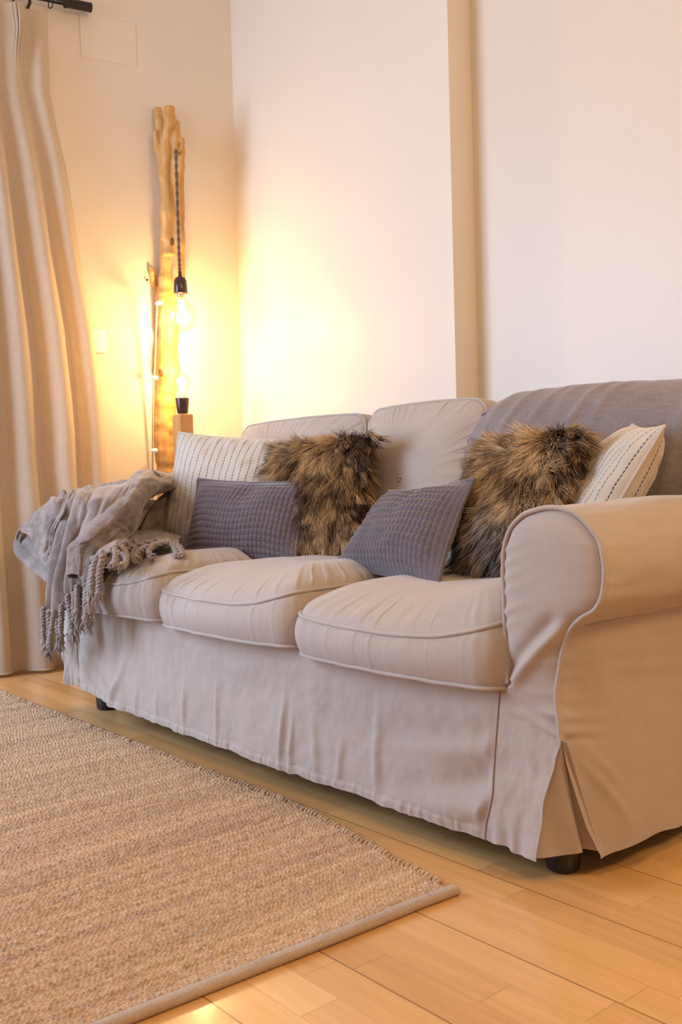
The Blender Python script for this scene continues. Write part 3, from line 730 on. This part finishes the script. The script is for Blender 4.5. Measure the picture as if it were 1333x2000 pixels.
def rrect(w, d, r, n):
    """rounded-rectangle path, n points, starting mid right side; returns xy and the outward normals"""
    pts = []
    for cx, cy, a0 in ((w-r, d-r, 0), (-w+r, d-r, 90), (-w+r, -d+r, 180), (w-r, -d+r, 270)):
        for a in np.radians(np.linspace(a0, a0+90, 24)): pts.append((cx+r*math.cos(a), cy+r*math.sin(a)))
    P = np.array(pts+[pts[0]]); L = np.concatenate([[0], np.cumsum(np.linalg.norm(np.diff(P, axis=0), axis=1))])
    s = np.linspace(0, L[-1], n, endpoint=False)
    return np.stack([np.interp(s, L, P[:, 0]), np.interp(s, L, P[:, 1])], -1), s
def cushion(w, d, h, crown, r, xf, name, sd, sag=None, pucker=1.0, bow=.03, bulge=.012, botcrown=.01, top_len=.022, pipe=.0042, cexp=4.6):
    """box cushion: half sizes w, d, band height h, domed top; xf maps local to world"""
    n = 860
    P, s = rrect(w, d, r, n); c = np.abs(P)/np.array([w, d])
    T = np.roll(P, -1, 0)-np.roll(P, 1, 0); T /= np.linalg.norm(T, axis=1)[:, None]; N = np.stack([T[:, 1], -T[:, 0]], -1)
    # front (-y) bows out in the middle
    front = (P[:, 1] < 0)
    P2 = P.copy(); P2[:, 1] -= bow*(1-(P[:, 0]/w)**2)*np.where(front, (-P[:, 1]/d)**2, .3*(P[:, 1]/d)**2*-1)
    zt = np.zeros(n)
    if sag: zt = sag(P2[:, 0]/w, P2[:, 1]/d)
    rings = []; pk = lambda k, z: vnoise(s*k, z*10+s*0, sd)
    fine = np.clip(vnoise(s*85, s*0, sd+3)*1.7, 0, 1)*(.6+.4*vnoise(s*7, s*0, sd+4))*np.where(P[:, 1] < 0, 1, .4)
    def ring(scale, z, off=0, disp=0):
        q = P2*scale+N*(off+disp)[:, None] if isinstance(off+disp, np.ndarray) else P2*scale+N*(off+disp)
        return np.stack([q[:, 0], q[:, 1], np.broadcast_to(z, (n,))], -1)
    for sc_ in (0.02, .3, .6, .85, .96): rings.append(ring(sc_, -botcrown*(1-sc_**3)))
    m = 18
    for i in range(m+1):
        t = i/m; b = bulge*math.sin(math.pi*t)**.8
        wr = pucker*.0075*fine*(math.exp(-(1-t)*3.2)+.4*math.exp(-t*6))*min(1, t*8)*min(1, (1-t)*8)
        rings.append(ring(1, t*h+zt*t, b, wr-.0006*0))
    kk = 44
    for i in range(1, kk):
        t = i/kk; sc_ = 1-t; e = (1-sc_)*min(w, d)/top_len
        hz = crown*(1-sc_**cexp)
        wr = pucker*(.0110*fine)*(math.exp(-t*7.5)*min(1, i/2) if t < .6 else 0)
        b = bulge*.55*math.sin(min(1, t*7)*math.pi)*.9 if t < 1/7 else 0
        q = ring(max(sc_, .004), h+zt*(1-t)**1.5+hz+wr, b)
        q[:, 2] += .004*fbm(q[:, 0]*5, q[:, 1]*5, sd+8)*t
        rings.append(q)
    V = np.array(rings)
    if isinstance(pucker, float) and pucker > 0:
        pass
    nr = len(rings); V = np.concatenate([V.reshape(-1, 3), V[-1].mean(0)[None]]); Vw = xf(V)
    F = [tuple(f) for f in gridF(nr, n, False, True)]+[tuple(range(n))[::-1]]+[((nr-1)*n+q, (nr-1)*n+(q+1) % n, nr*n) for q in range(n)]
    o = mk(name, Vw, F, M['sofa'], sofa)
    for zz, k in ((h, 1), (0, 0)):
        q = P2+N*.002
        R3 = np.stack([q[:, 0], q[:, 1], zz+zt*k+.0012*vnoise(s*20, s*0, sd)], -1)
        mk('piping', *tube(xf(R3)[::3], pipe, 8, True), M['piping'], o)
    return o
# seat cushions
cw = 1.774/3
for i in range(3):
    x0 = .193+cw*i; cx = x0+cw/2
    zc = (.350, .343, .333)[i]; hh = (.082, .080, .074)[i]; ct = (.078, .080, .086)[i]
    def xf(V, cx=cx, zc=zc): return V+np.array([cx, .295, zc])
    def sag(u, v, i=i): return np.where(u > 0, .046, .016)*np.abs(u)**2.6*np.where(v < 0, 1, .6)+.004*(1-u*u)
    cushion(cw/2+.001, .315, hh, ct, .050, xf, 'seat_cushion', 10+i, sag, 1.0, bow=.024, bulge=.014)
# back cushions
ang = math.radians(11)
for i in range(3):
    x0, x1 = ((.17, .845), (.862, 1.338), (1.352, 1.955))[i]; cx = (x0+x1)/2
    def xf(V, cx=cx, i=i):
        # local x -> x, local y -> up (negated so that the bowed side is the top), local z -> toward the room
        X = V[:, 0]; Yl = -V[:, 1]; Zl = V[:, 2]
        up = np.array([0, math.sin(ang), math.cos(ang)]); fr = np.array([0, -math.cos(ang), math.sin(ang)])
        c = np.array([cx, .768+(0, 0, .02)[i], .672+(.0, .006, -.025)[i]])
        rot = .0
        return c+X[:, None]*np.array([1, 0, 0])+Yl[:, None]*up+Zl[:, None]*fr
    def sag(u, v, i=i): return -.012*np.abs(u)**3
    cushion((x1-x0)/2, .228, (.125, .125, .09)[i], (.060, .060, .03)[i], .050, xf, 'back_cushion', 30+i, sag, 1.1, bow=.006, bulge=.012, cexp=3.4)

# ------------------------------------------------------------------ grey throw over the right of the back
def back_throw():
    pr = np.array([(.575, .50), (.590, .60), (.610, .72), (.632, .82), (.655, .872), (.69, .912), (.745, .935), (.82, .932), (.90, .915), (.950, .875), (.962, .80), (.965, .60), (.965, .35)])
    nv, nu = 190, 240
    pc = crom(pr, nv); X = np.linspace(1.292, 2.235, nu); V = np.zeros((nu, nv, 3))
    for i, x in enumerate(X):
        t = np.linspace(0, 1, nv)
        dz = -.030*(1-sstep(1.29, 1.42, x))-.014*sstep(1.6, 2.0, x)-.05*sstep(2.08, 2.235, x)
        dy = .018*(1-sstep(1.29, 1.38, x))
        wr = 0
        for x0, sl, am in ((1.45, .25, .008), (1.53, .28, .006), (1.66, .22, .010), (1.72, .20, .007), (1.60, .1, .004), (1.38, .2, .005), (1.95, .2, .006)):
            wr = wr+am*np.exp(-((x-x0-sl*(t-.30))**2)/.00022)*np.exp(-((t-.30)/.22)**2)
        wr = wr+.003*fbm(np.full(nv, x*9), t*6, 44)
        top = sstep(.5, .8, pc[:, 1])
        V[i, :, 0] = x; V[i, :, 1] = pc[:, 0]+dy*(t < .4)-wr*(t < .42)*np.clip((.42-t)*8, 0, 1); V[i, :, 2] = pc[:, 1]+dz*top+wr*.9*np.exp(-((t-.42)/.10)**2)
    o = mk('sofa_throw', V, gridF(nu, nv), M['throw'], None, origin=(1.75, .8, .93))
    setp(o, label='grey woven throw spread over the right end of the sofa back', category='throw')
    m = o.modifiers.new('thickness', 'SOLIDIFY'); m.thickness = .004; m.offset = 1
    e = V[0]; mk('stitched_edge', *tube(e[::3]+np.array([.010, -.003, .0015]), .0022, 6), M['throw'], o)
back_throw()

# ------------------------------------------------------------------ throw pillows
def pillow_surface(C, thick, nu, nv, disp=None, dent=.0, pinch=.07, sd=0, edge=.006, pex=.60):
    """C: corners BL, BR, TL, TR. Returns closed vertex grid (front then back), faces, uv and normals"""
    BL, BR, TL, TR = [np.array(c, float) for c in C]
    u = np.linspace(0, 1, nu); v = np.linspace(0, 1, nv); U, Vv = np.meshgrid(u, v, indexing='ij')
    a = 2*U-1; b = 2*Vv-1
    # edges bow inward between the corners
    U2 = .5+.5*a*(1-pinch*(1-b**2)**1.0*np.abs(a)**2); V2 = .5+.5*b*(1-pinch*(1-a**2)*np.abs(b)**2)
    B = (BL*((1-U2)*(1-V2))[..., None]+BR*(U2*(1-V2))[..., None]+TL*((1-U2)*V2)[..., None]+TR*(U2*V2)[..., None])
    nrm = np.cross(BR-BL, TL-BL); nrm /= np.linalg.norm(nrm)
    if nrm@(CAM-(BL+TR)/2) < 0: pass
    prof = ((1-np.abs(a)**2.6)*(1-np.abs(b)**2.6))**pex
    prof = prof*(1-dent*np.exp(-((a+.0)**2/.10+(b-.75)**2/.12)))
    lump = 1+.07*fbm(a*1.6, b*1.6, sd)
    parts_ = []
    for s in (1, -1):
        h = thick*prof*lump
        P = B+nrm*s*(h+edge*0)[..., None]
        if disp is not None:
            d = disp(U, Vv, a, b, s)*np.minimum(1, prof*2.2)
            P = P+nrm*s*d[..., None]
        parts_.append(P)
    F1 = gridF(nu, nv); F2 = gridF(nu, nv, off=nu*nv)[:, ::-1]
    uv = np.stack([U, Vv], -1).reshape(-1, 2)
    return np.concatenate([p.reshape(-1, 3) for p in parts_]), np.concatenate([F1, F2]), np.concatenate([uv, uv]), nrm, parts_
def orient(C):
    BL, BR, TL, TR = [np.array(c, float) for c in C]
    n = np.cross(BR-BL, TL-BL); return n@(CAM-BL) > 0
def edge_loop(P):
    return np.concatenate([P[:, 0], P[-1, 1:], P[::-1, -1][1:], P[0, ::-1][1:-1]])
def striped(name, C, label, sd, thick=.085, dent=.10):
    def disp(U, V, a, b, s):
        return .004*fbm(U*6, V*6, sd)+.004*np.exp(-((np.abs(b)-.93)/.08)**2)*np.sin(U*40+vnoise(U*6, V*2, sd)*4)
    V, F, uv, n, PP = pillow_surface(C, thick, 150, 150, disp, dent, .05, sd)
    o = mk(name, V, F, M['stripe'], None, uv=uv, origin=(np.array(C[0])+np.array(C[1]))/2)
    setp(o, label=label, category='pillow', group='cream pillows with dark stitched stripes')
    mk('seam', *tube(edge_loop(PP[0])[::2], .003, 8, True), M['stripe'], o)
    return o
def waffle(name, C, label, sd, cols=30, rows=14, thick=.056):
    def disp(U, V, a, b, s):
        uu = U*cols+.25*vnoise(V*3, U*2, sd); vv = V*rows+.35*vnoise(U*4, V*2, sd+1)
        c = np.abs(np.sin(np.pi*uu))**.42*np.abs(np.sin(np.pi*vv))**.42
        return .0072*c+.004*fbm(U*4, V*3, sd)-.012*np.exp(-((a-.05)**2/.02+(b-.62)**2/.10))*(1 if s > 0 else 0)
    V, F, uv, n, PP = pillow_surface(C, thick, cols*9, rows*11, disp, .10, .08, sd, pex=.85)
    o = mk(name, V, F, M['waffle'], None, uv=uv, origin=(np.array(C[0])+np.array(C[1]))/2)
    setp(o, label=label, category='pillow', group='grey waffle lumbar pillows')
    mk('seam', *tube(edge_loop(PP[0])[::2], .0045, 8, True), M['waffle'], o)
    return o
def furry(name, C, label, sd, thick=.062, N=30000, greyfn=None, flow=None, hl=.052):
    V, F, uv, n, PP = pillow_surface(C, thick, 60, 60, None, .0, .02, sd)
    o = mk(name, V, F, M['furbase'], None, uv=uv, origin=(np.array(C[0])+np.array(C[1]))/2)
    setp(o, label=label, category='pillow', group='long-haired faux fur pillows')
    rg = np.random.default_rng(sd)
    U = rg.random(N); Vv = rg.random(N); side = np.where(rg.random(N) < .82, 0, 1)
    # more hairs close to the rim
    m_ = rg.random(N) < .18; ed = rg.integers(0, 4, N); e = rg.random(N)*.05
    U = np.where(m_ & (ed == 0), e, np.where(m_ & (ed == 1), 1-e, U)); Vv = np.where(m_ & (ed == 2), e, np.where(m_ & (ed == 3), 1-e, Vv))
    def samp(P, U, Vv):
        x = U*59; y = Vv*59; i = np.minimum(x.astype(int), 58); j = np.minimum(y.astype(int), 58); fx = (x-i)[:, None]; fy = (y-j)[:, None]
        return P[i, j]*(1-fx)*(1-fy)+P[i+1, j]*fx*(1-fy)+P[i, j+1]*(1-fx)*fy+P[i+1, j+1]*fx*fy
    root = np.where((side == 0)[:, None], samp(PP[0], U, Vv), samp(PP[1], U, Vv))
    e1 = np.array(C[1], float)-C[0]; e1 /= np.linalg.norm(e1); e2 = np.array(C[2], float)-C[0]; e2 -= e1*(e1@e2); e2 /= np.linalg.norm(e2)
    sgn = np.where(side == 0, 1., -1.)[:, None]
    a = 2*U-1; b = 2*Vv-1
    out = e1*(np.sign(a)*np.abs(a)**5)[:, None]*1.1+e2*(np.sign(b)*np.abs(b)**5)[:, None]*1.1
    # tufts: hairs of one tuft share direction and lean to a common tip
    NC = 1300; cu, cv = rg.random(NC), rg.random(NC)
    idx = np.empty(N, int)
    for k in range(0, N, 2000):
        d = (U[k:k+2000, None]-cu)**2+(Vv[k:k+2000, None]-cv)**2; idx[k:k+2000] = d.argmin(1)
    ang = flow(cu, cv)+.55*fbm(cu*5, cv*5, sd)*1.3+rg.normal(0, .28, NC)
    fl = e1*np.cos(ang)[:, None]+e2*np.sin(ang)[:, None]
    lift = .50+.30*rg.random(NC)+.25*vnoise(cu*6, cv*6, sd+2)
    D = fl[idx]*1.0+n*sgn*lift[idx][:, None]+out*1.2+rg.normal(0, .13, (N, 3))
    D /= np.linalg.norm(D, axis=1)[:, None]
    croot = samp(PP[0], cu, cv)
    L = hl*(.75+.5*rg.random(N))*(.8+.4*rg.random(NC))[idx]
    tipc = (croot+n*0)[idx]*1.0
    K = 5; t = np.linspace(0, 1, K)
    bend = (e1*np.cos(ang+1.3)[:, None]+e2*np.sin(ang+1.3)[:, None])[idx]*rg.normal(0, .25, NC)[idx][:, None]
    lat = tipc-root; lat = lat-n*(lat@n)[:, None]; lat = np.where((side == 0)[:, None], lat, 0)
    Q = root[:, None]+D[:, None]*(L[:, None]*t)[..., None]+bend[:, None]*(L[:, None]*t**2)[..., None]+lat[:, None]*(.62*t**1.3)[None, :, None]
    Q = Q+np.array([0, 0, -1.])*(L[:, None]*.22*t**2)[..., None]
    Q = Q+fl[idx][:, None]*0
    Q[..., 2] = np.maximum(Q[..., 2], .476)
    hc = bpy.data.hair_curves.new('fur'); hc.add_curves([K]*N)
    Ql = Q-rootloc(o)
    hc.attributes['position'].data.foreach_set('vector', Ql.reshape(-1).astype(np.float32))
    rad = np.tile(np.array([.0005, .0006, .0005, .00035, .0001]), N)
    ra = hc.attributes.get('radius') or hc.attributes.new('radius', 'FLOAT', 'POINT'); ra.data.foreach_set('value', rad.astype(np.float32))
    tone = np.clip(.50+.42*vnoise(cu*9, cv*9, sd+5)+.22*rg.normal(0, 1, NC), 0, 1)[idx]+rg.normal(0, .10, N)
    at = hc.attributes.new('tone', 'FLOAT', 'CURVE'); at.data.foreach_set('value', np.clip(tone, 0, 1).astype(np.float32))
    g = np.clip((greyfn(U, Vv) if greyfn else 0*U)+rg.normal(0, .12, N), 0, 1)
    at = hc.attributes.new('greyness', 'FLOAT', 'CURVE'); at.data.foreach_set('value', g.astype(np.float32))
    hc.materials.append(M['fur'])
    f = bpy.data.objects.new('fur', hc); sc.collection.objects.link(f); f.parent = o
    return o
Q3 = lambda *a: a
P1 = [(.200, .315, .475), (.655, .470, .475), (.225, .395, .895), (.660, .555, .850)]
striped('striped_pillow', P1, 'cream striped pillow at the left end, behind the left grey waffle pillow', 3, .070)
P6 = [(1.69, .475, .475), (1.90, .27, .475), (1.842, .605, .822), (2.075, .355, .800)]
striped('striped_pillow', P6, 'cream striped pillow leaning into the right sofa arm', 8, .07, .02)
P2 = [(.640, .450, .500), (1.030, .445, .495), (.565, .535, .815), (1.035, .540, .842)]
furry('fur_pillow', P2, 'brown faux fur pillow in the left half of the sofa, against the pale back cushions', 5, greyfn=lambda u, v: .30*sstep(.7, .2, v)*sstep(.7, .1, u), flow=lambda u, v: -1.75-1.0*(v > .45)*(1-u)+.5*np.sin(v*3))
P5 = [(1.580, .335, .495), (1.875, .290, .495), (1.535, .462, .785), (1.850, .400, .800)]
furry('fur_pillow', P5, 'brown faux fur pillow in the right half of the sofa, before the grey throw', 6, greyfn=lambda u, v: .85*sstep(.62, .35, v)*sstep(.9, .5, u)+.15, flow=lambda u, v: -1.57-1.1*sstep(.5, .9, v)*(.7-u))
P3 = [(.415, .262, .470), (.905, .355, .470), (.395, .360, .733), (.893, .445, .716)]
waffle('waffle_pillow', P3, 'grey waffle lumbar pillow in the left half, before the striped pillow', 12)
P4 = [(1.145, .285, .486), (1.660, .150, .480), (1.235, .415, .682), (1.640, .295, .708)]
waffle('waffle_pillow', P4, 'grey waffle lumbar pillow on the middle and right seat, tilted back against brown fur', 15, cols=28)

# ------------------------------------------------------------------ fleece blanket over the left arm
def patch(rows, nu, nv):
    A = np.array([[Ypt(p) if len(p) == 3 else np.array(p[:3]) for p in r] for r in rows])
    A = crom(A, nu); A = crom(np.swapaxes(A, 0, 1), nv); return np.swapaxes(A, 0, 1)
def norms(S):
    du = np.gradient(S, axis=0); dv = np.gradient(S, axis=1); n = np.cross(du, dv); return n/(np.linalg.norm(n, axis=-1, keepdims=True)+1e-12)
def towardcam(S):
    n = norms(S); s = np.sign(np.sum(n*(CAM-S), -1, keepdims=True)); s[s == 0] = 1; return n*s
def blanket():
    th = thing('fleece_blanket', 'taupe fleece blanket with knotted fringe draped over the left sofa arm', 'blanket', (.1, .2, .47))
    parts_ = []
    # main drape, ribs left to right, each from hem up and over the arm
    def rib(xy, Ys): return [(x, y, Y) for (x, y), Y in zip(xy, Ys)]
    rows = [
     rib([(97, 1188), (97, 1140), (99, 1100), (117, 1025), (131, 978), (142, 961), (152, 985)], [-.050, -.055, -.055, -.042, -.005, .08, .25]),
     rib([(106, 1188), (107, 1140), (116, 1080), (132, 1020), (143, 975), (156, 957), (165, 985)], [-.055, -.060, -.055, -.040, -.0, .10, .28]),
     rib([(118, 1194), (120, 1140), (135, 1070), (149, 1015), (158, 972), (172, 953), (180, 985)], [-.075, -.080, -.070, -.045, .0, .11, .30]),
     rib([(135, 1188), (130, 1140), (141, 1080), (162, 1020), (172, 975), (190, 950), (198, 980)], [-.075, -.080, -.070, -.045, .0, .13, .32]),
     rib([(143, 1168), (143, 1130), (160, 1075), (185, 1018), (200, 970), (215, 947), (222, 978)], [-.078, -.082, -.070, -.040, .02, .15, .34]),
     rib([(156, 1152), (158, 1115), (180, 1065), (210, 1008), (230, 963), (245, 942), (250, 972)], [-.080, -.082, -.065, -.01, .06, .17, .36]),
     rib([(172, 1140), (175, 1105), (200, 1060), (235, 1000), (258, 950), (272, 934), (276, 965)], [-.082, -.080, -.050, .04, .12, .22, .38]),
     rib([(187, 1118), (194, 1090), (224, 1048), (264, 988), (287, 946), (302, 932), (308, 960)], [-.080, -.070, -.020, .10, .20, .28, .40])]
    S = patch(rows, 210, 150); n = towardcam(S)
    u = np.linspace(0, 1, 210)[:, None]; v = np.linspace(0, 1, 150)[None]
    f = 0
    for u0, sl, wd, am, dec in ((.065, .02, .040, 1.1, 1.0), (.145, 0, .020, -1.2, 1.1), (.285, .01, .055, 1.6, 1.2), (.415, .02, .022, -1.5, 1.1), (.50, .03, .030, 1.0, 1.8), (.565, .03, .015, -.9, 2), (.63, .03, .026, .9, 2), (.70, .04, .015, -1.0, 2.2), (.77, .05, .028, .9, 2.2), (.84, .05, .015, -.9, 2.5), (.92, .04, .03, .8, 2.5)):
        f = f+am*np.exp(-((u-u0-sl*v-.008*np.sin(v*8+u0*20))/wd)**2)*np.exp(-v*dec)*(1-sstep(.6, .85, v))
    S1 = S+n*(.0165*f+.0060*fbm(u*4+v*2, v*4, 5)*sstep(0, .25, v)+.0030*fbm(u*15, v*12, 6)*sstep(.25, .45, v))[..., None]
    parts_.append((S1, 210, 150))
    hemmain = S1[:, 0]
    # pouch hanging over the outer side of the arm
    rows = [
     [(97, 1118, -.030), (98, 1080, -.040), (107, 1040, -.045), (123, 1000, -.050), (141, 961, .05), (152, 985, .22)],
     [(84, 1094, -.035), (88, 1070, -.045), (96, 1035, -.050), (110, 1000, -.050), (128, 964, .03), (136, 985, .2)],
     [(71, 1076, -.035), (75, 1055, -.035), (84, 1025, -.045), (96, 996, -.045), (106, 977, .0), (116, 995, .18)],
     [(58, 1047, -.02), (63, 1034, -.025), (70, 1018, -.03), (78, 1006, -.03), (90, 988, .0), (100, 1005, .16)],
     [(40, 1038, -.005), (43, 1033, -.01), (47, 1026, -.008), (54, 1018, .0), (68, 1003, .025), (82, 1020, .14)]]
    S = patch(rows, 110, 90); n = towardcam(S); u = np.linspace(0, 1, 110)[:, None]; v = np.linspace(0, 1, 90)[None]
    S2 = S+n*((.007*fbm(u*4, v*5, 9)+.012*np.exp(-((u-.30-.25*v)/.07)**2)*v-.012*np.exp(-((u-.13-.18*v)/.05)**2)*sstep(.1, .5, v)+.003*fbm(u*12, v*12, 8))*(1-sstep(.8, 1, v))*(1-.6*u))[..., None]
    parts_.append((S2, 110, 90))
    # the layer folded back beneath the pouch
    rows = [
     [(97, 1138, -.02), (98, 1122, -.03), (104, 1090, .03)],
     [(62, 1110, -.01), (70, 1088, -.005), (84, 1055, .05)],
     [(37, 1084, .0), (46, 1068, .0), (62, 1032, .05)],
     [(32, 1068, .005), (37, 1056, .0), (52, 1026, .05)],
     [(36, 1047, .01), (41, 1040, .005), (52, 1022, .05)]]
    S = patch(rows, 80, 50); u = np.linspace(0, 1, 80)[:, None]; v = np.linspace(0, 1, 50)[None]
    S3 = S+towardcam(S)*(.004*fbm(u*3, v*3, 19)+.010*np.exp(-((v-.12)/.14)**2)-.012*np.exp(-((v-.5)/.2)**2))[..., None]; parts_.append((S3, 80, 50))
    # diagonal turned-back band with a thick rolled edge
    rows = [
     [(306, 935, .44), (312, 928, .35), (324, 932, .33), (337, 942, .33), (345, 954, .34)],
     [(272, 945, .32), (280, 928, .25), (294, 932, .22), (310, 952, .25), (303, 970, .29)],
     [(242, 985, .20), (250, 962, .14), (266, 960, .12), (286, 978, .17), (280, 994, .21)],
     [(220, 1010, .12), (226, 990, .06), (244, 994, .045), (270, 1014, .11), (268, 1032, .15)],
     [(190, 1046, .03), (193, 1026, -.03), (210, 1026, -.035), (240, 1042, .03), (252, 1052, .06)],
     [(162, 1074, -.03), (162, 1056, -.085), (178, 1050, -.090), (205, 1062, -.05), (218, 1076, -.02)],
     [(149, 1102, -.055), (149, 1076, -.100), (160, 1070, -.105), (178, 1082, -.085), (194, 1092, -.06)],
     [(144, 1144, -.075), (146, 1122, -.100), (155, 1122, -.108), (166, 1134, -.095), (174, 1142, -.085)]]
    S = patch(rows, 170, 100); n = towardcam(S); u = np.linspace(0, 1, 170)[:, None]; v = np.linspace(0, 1, 100)[None]
    emb = np.sin((u-.52)*130)*np.exp(-((u-.52)/.045)**2)*sstep(.25, .4, v)*(1-sstep(.8, .95, v))
    S4 = S+n*(.003*fbm(u*5, v*3, 29)+.014*np.exp(-((v-.24)/.13)**2)*sstep(0, .2, u)-.014*np.exp(-((v-.62)/.2)**2)*sstep(.45, .7, u)+.0016*emb+.0025*fbm(u*22, v*12, 28))[..., None]; S4 = S4-FW*(.028*sstep(.05, .3, v)*sstep(0, .15, u))[..., None]; parts_.append((S4, 170, 100))
    # upper right tuck going under the striped pillow
    rows = [
     [(285, 940, .36), (292, 924, .30), (306, 926, .27), (318, 945, .29)],
     [(304, 938, .40), (314, 924, .36), (326, 930, .33), (334, 950, .33)],
     [(330, 940, .46), (338, 927, .42), (348, 932, .39), (354, 955, .38)]]
    S = patch(rows, 50, 50); u = np.linspace(0, 1, 50)[:, None]; v = np.linspace(0, 1, 50)[None]
    parts_.append((S+towardcam(S)*(.005*fbm(u*3, v*4, 39))[..., None], 50, 50))
    rows = [
     [(330, 955, .36), (300, 985, .30), (285, 1015, .26), (272, 1045, .20)],
     [(345, 970, .38), (322, 1000, .33), (305, 1028, .30), (292, 1052, .25)],
     [(352, 1000, .40), (335, 1030, .34), (322, 1048, .32), (308, 1060, .28)]]
    S = patch(rows, 80, 80); n = towardcam(S); u = np.linspace(0, 1, 80)[:, None]; v = np.linspace(0, 1, 80)[None]
    parts_.append((S+n*(.008*fbm(u*3, v*3, 49)+.012*np.sin(v*11+u*3)*np.exp(-((u-.4)/.3)**2))[..., None], 80, 80))
    # end lying on the first seat cushion
    zp = lambda x, y, z: tuple(on(x, y, 'Z', z))+(0,)
    rows = [
     [(176, 1142, -.095), (171, 1108, -.095), (176, 1086, -.09), (192, 1072, -.06)],
     [(190, 1100, -.085), (188, 1082, -.08), (200, 1066, -.05), (214, 1056, .0)],
     [zp(220, 1072, .548), zp(222, 1062, .556), zp(232, 1051, .563), zp(246, 1044, .563)],
     [zp(252, 1060, .550), zp(254, 1050, .560), zp(262, 1040, .566), zp(270, 1036, .564)],
     [zp(290, 1058, .550), zp(291, 1047, .560), zp(294, 1036, .566), zp(300, 1036, .562)],
     [zp(322, 1062, .546), zp(322, 1051, .556), zp(324, 1041, .562), zp(328, 1044, .556)],
     [zp(348, 1066, .538), zp(350, 1056, .547), zp(353, 1048, .552), zp(356, 1052, .545)]]
    S = patch(rows, 150, 60); n = towardcam(S); u = np.linspace(0, 1, 150)[:, None]; v = np.linspace(0, 1, 60)[None]
    S7 = S+n*(.003*fbm(u*8, v*3, 59)+.0035*np.sin(u*60)*(1-v)**2)[..., None]; parts_.append((S7, 150, 60))
    hemseat = S7[:, 0]
    V, F = joinm([(p.reshape(-1, 3), [tuple(f) for f in gridF(a, b)]) for p, a, b in parts_])
    o = mk('blanket_cloth', V, F, M['blanket'], th)
    m = o.modifiers.new('thickness', 'SOLIDIFY'); m.thickness = .006; m.offset = 0
    # fringe: twisted cords with a knot and a frayed end
    def tassel(P, r=.0085, turns=6.5, fr=1.0):
        P = crom(P, 52); T, N, B = frames(P); a = np.linspace(0, turns*2*np.pi, len(P)); out = []
        k1 = 40; ph0 = RNG.random()*6
        for k in (0, np.pi):
            C = P[:k1]+r*.52*(np.cos(a+k+ph0)[:k1, None]*N[:k1]+np.sin(a+k+ph0)[:k1, None]*B[:k1])+RNG.normal(0, r*.05, (k1, 3))
            out.append(tube(C, r*.60*(1+.14*RNG.normal(0, 1, k1)).clip(.7, 1.3), 7))
        kp = P[k1-1]; t = T[k1-1]
        out.append(lathe([(0, -.010), (.008, -.008), (.0125, -.001), (.0095, .007), (0, .010)], kp, t, 10))
        for j in range(13):
            d = t+RNG.normal(0, .26, 3); d /= np.linalg.norm(d); L = (.020+.020*RNG.random())*fr
            st_ = kp+RNG.normal(0, .004, 3)
            Q = [st_, st_+d*L*.5+RNG.normal(0, .002, 3), st_+d*L+RNG.normal(0, .002, 3)]
            out.append(tube(crom(Q, 6), np.linspace(.0042, .0010, 6), 5))
        mk('tassel', *joinm(out), M['tassel'], th)
    g = np.array([0, 0, -1.])
    for k, i in enumerate((5, 18, 34, 50, 66, 80, 92, 104, 116, 128, 140, 152, 164, 176, 188, 202)):
        p = hemmain[i]+np.array([0, -.008-.006*(k % 2), .006]); L = (.150 if k < 5 else .125)+.018*RNG.normal()
        sw = np.array([RNG.normal(.004, .008), RNG.normal(-.004, .003), 0])
        tassel([p, p+g*L*.33+sw*.5, p+g*L*.66+sw, p+g*L*.95+sw*1.2], .0082, 7.5)
    for k, i in enumerate((3, 12, 20, 27, 34, 42)):
        p = hemseat[i]+np.array([.004, -.012, .0]); L = .120+.02*RNG.random(); sw = np.array([RNG.normal(.004, .008), -.010, 0])
        if k > 2: p = p+np.array([.02, -.02, 0])
        tassel([p+np.array([0, .008, .004]), p+g*L*.33+sw*.5, p+g*L*.66+sw, p+g*L*.95+sw*1.1], .0095)
    def seatz(x, y): return .484+.010*sstep(-.02, .12, y)
    for k, i in enumerate(np.linspace(46, 148, 15).astype(int)):
        p = hemseat[i]; z0 = p[2]
        d = np.array([.75+RNG.normal(0, .16), -.66+RNG.normal(0, .16), 0])
        if k > 11: d = np.array([.9, -.45, 0])
        d /= np.linalg.norm(d); L = .125+.02*RNG.random()
        side = np.array([-d[1], d[0], 0])*RNG.normal(0, .032); pts = []
        for t in (0, .33, .66, .95):
            q = p+d*L*t+side*math.sin(t*3)*1.5; q[2] = max(seatz(q[0], q[1])+.012, z0*(1-t)+(seatz(q[0], q[1])+.012)*t)+.005*RNG.random()
            pts.append(q)
        tassel(pts, .0080, 5.5, .7)
blanket()
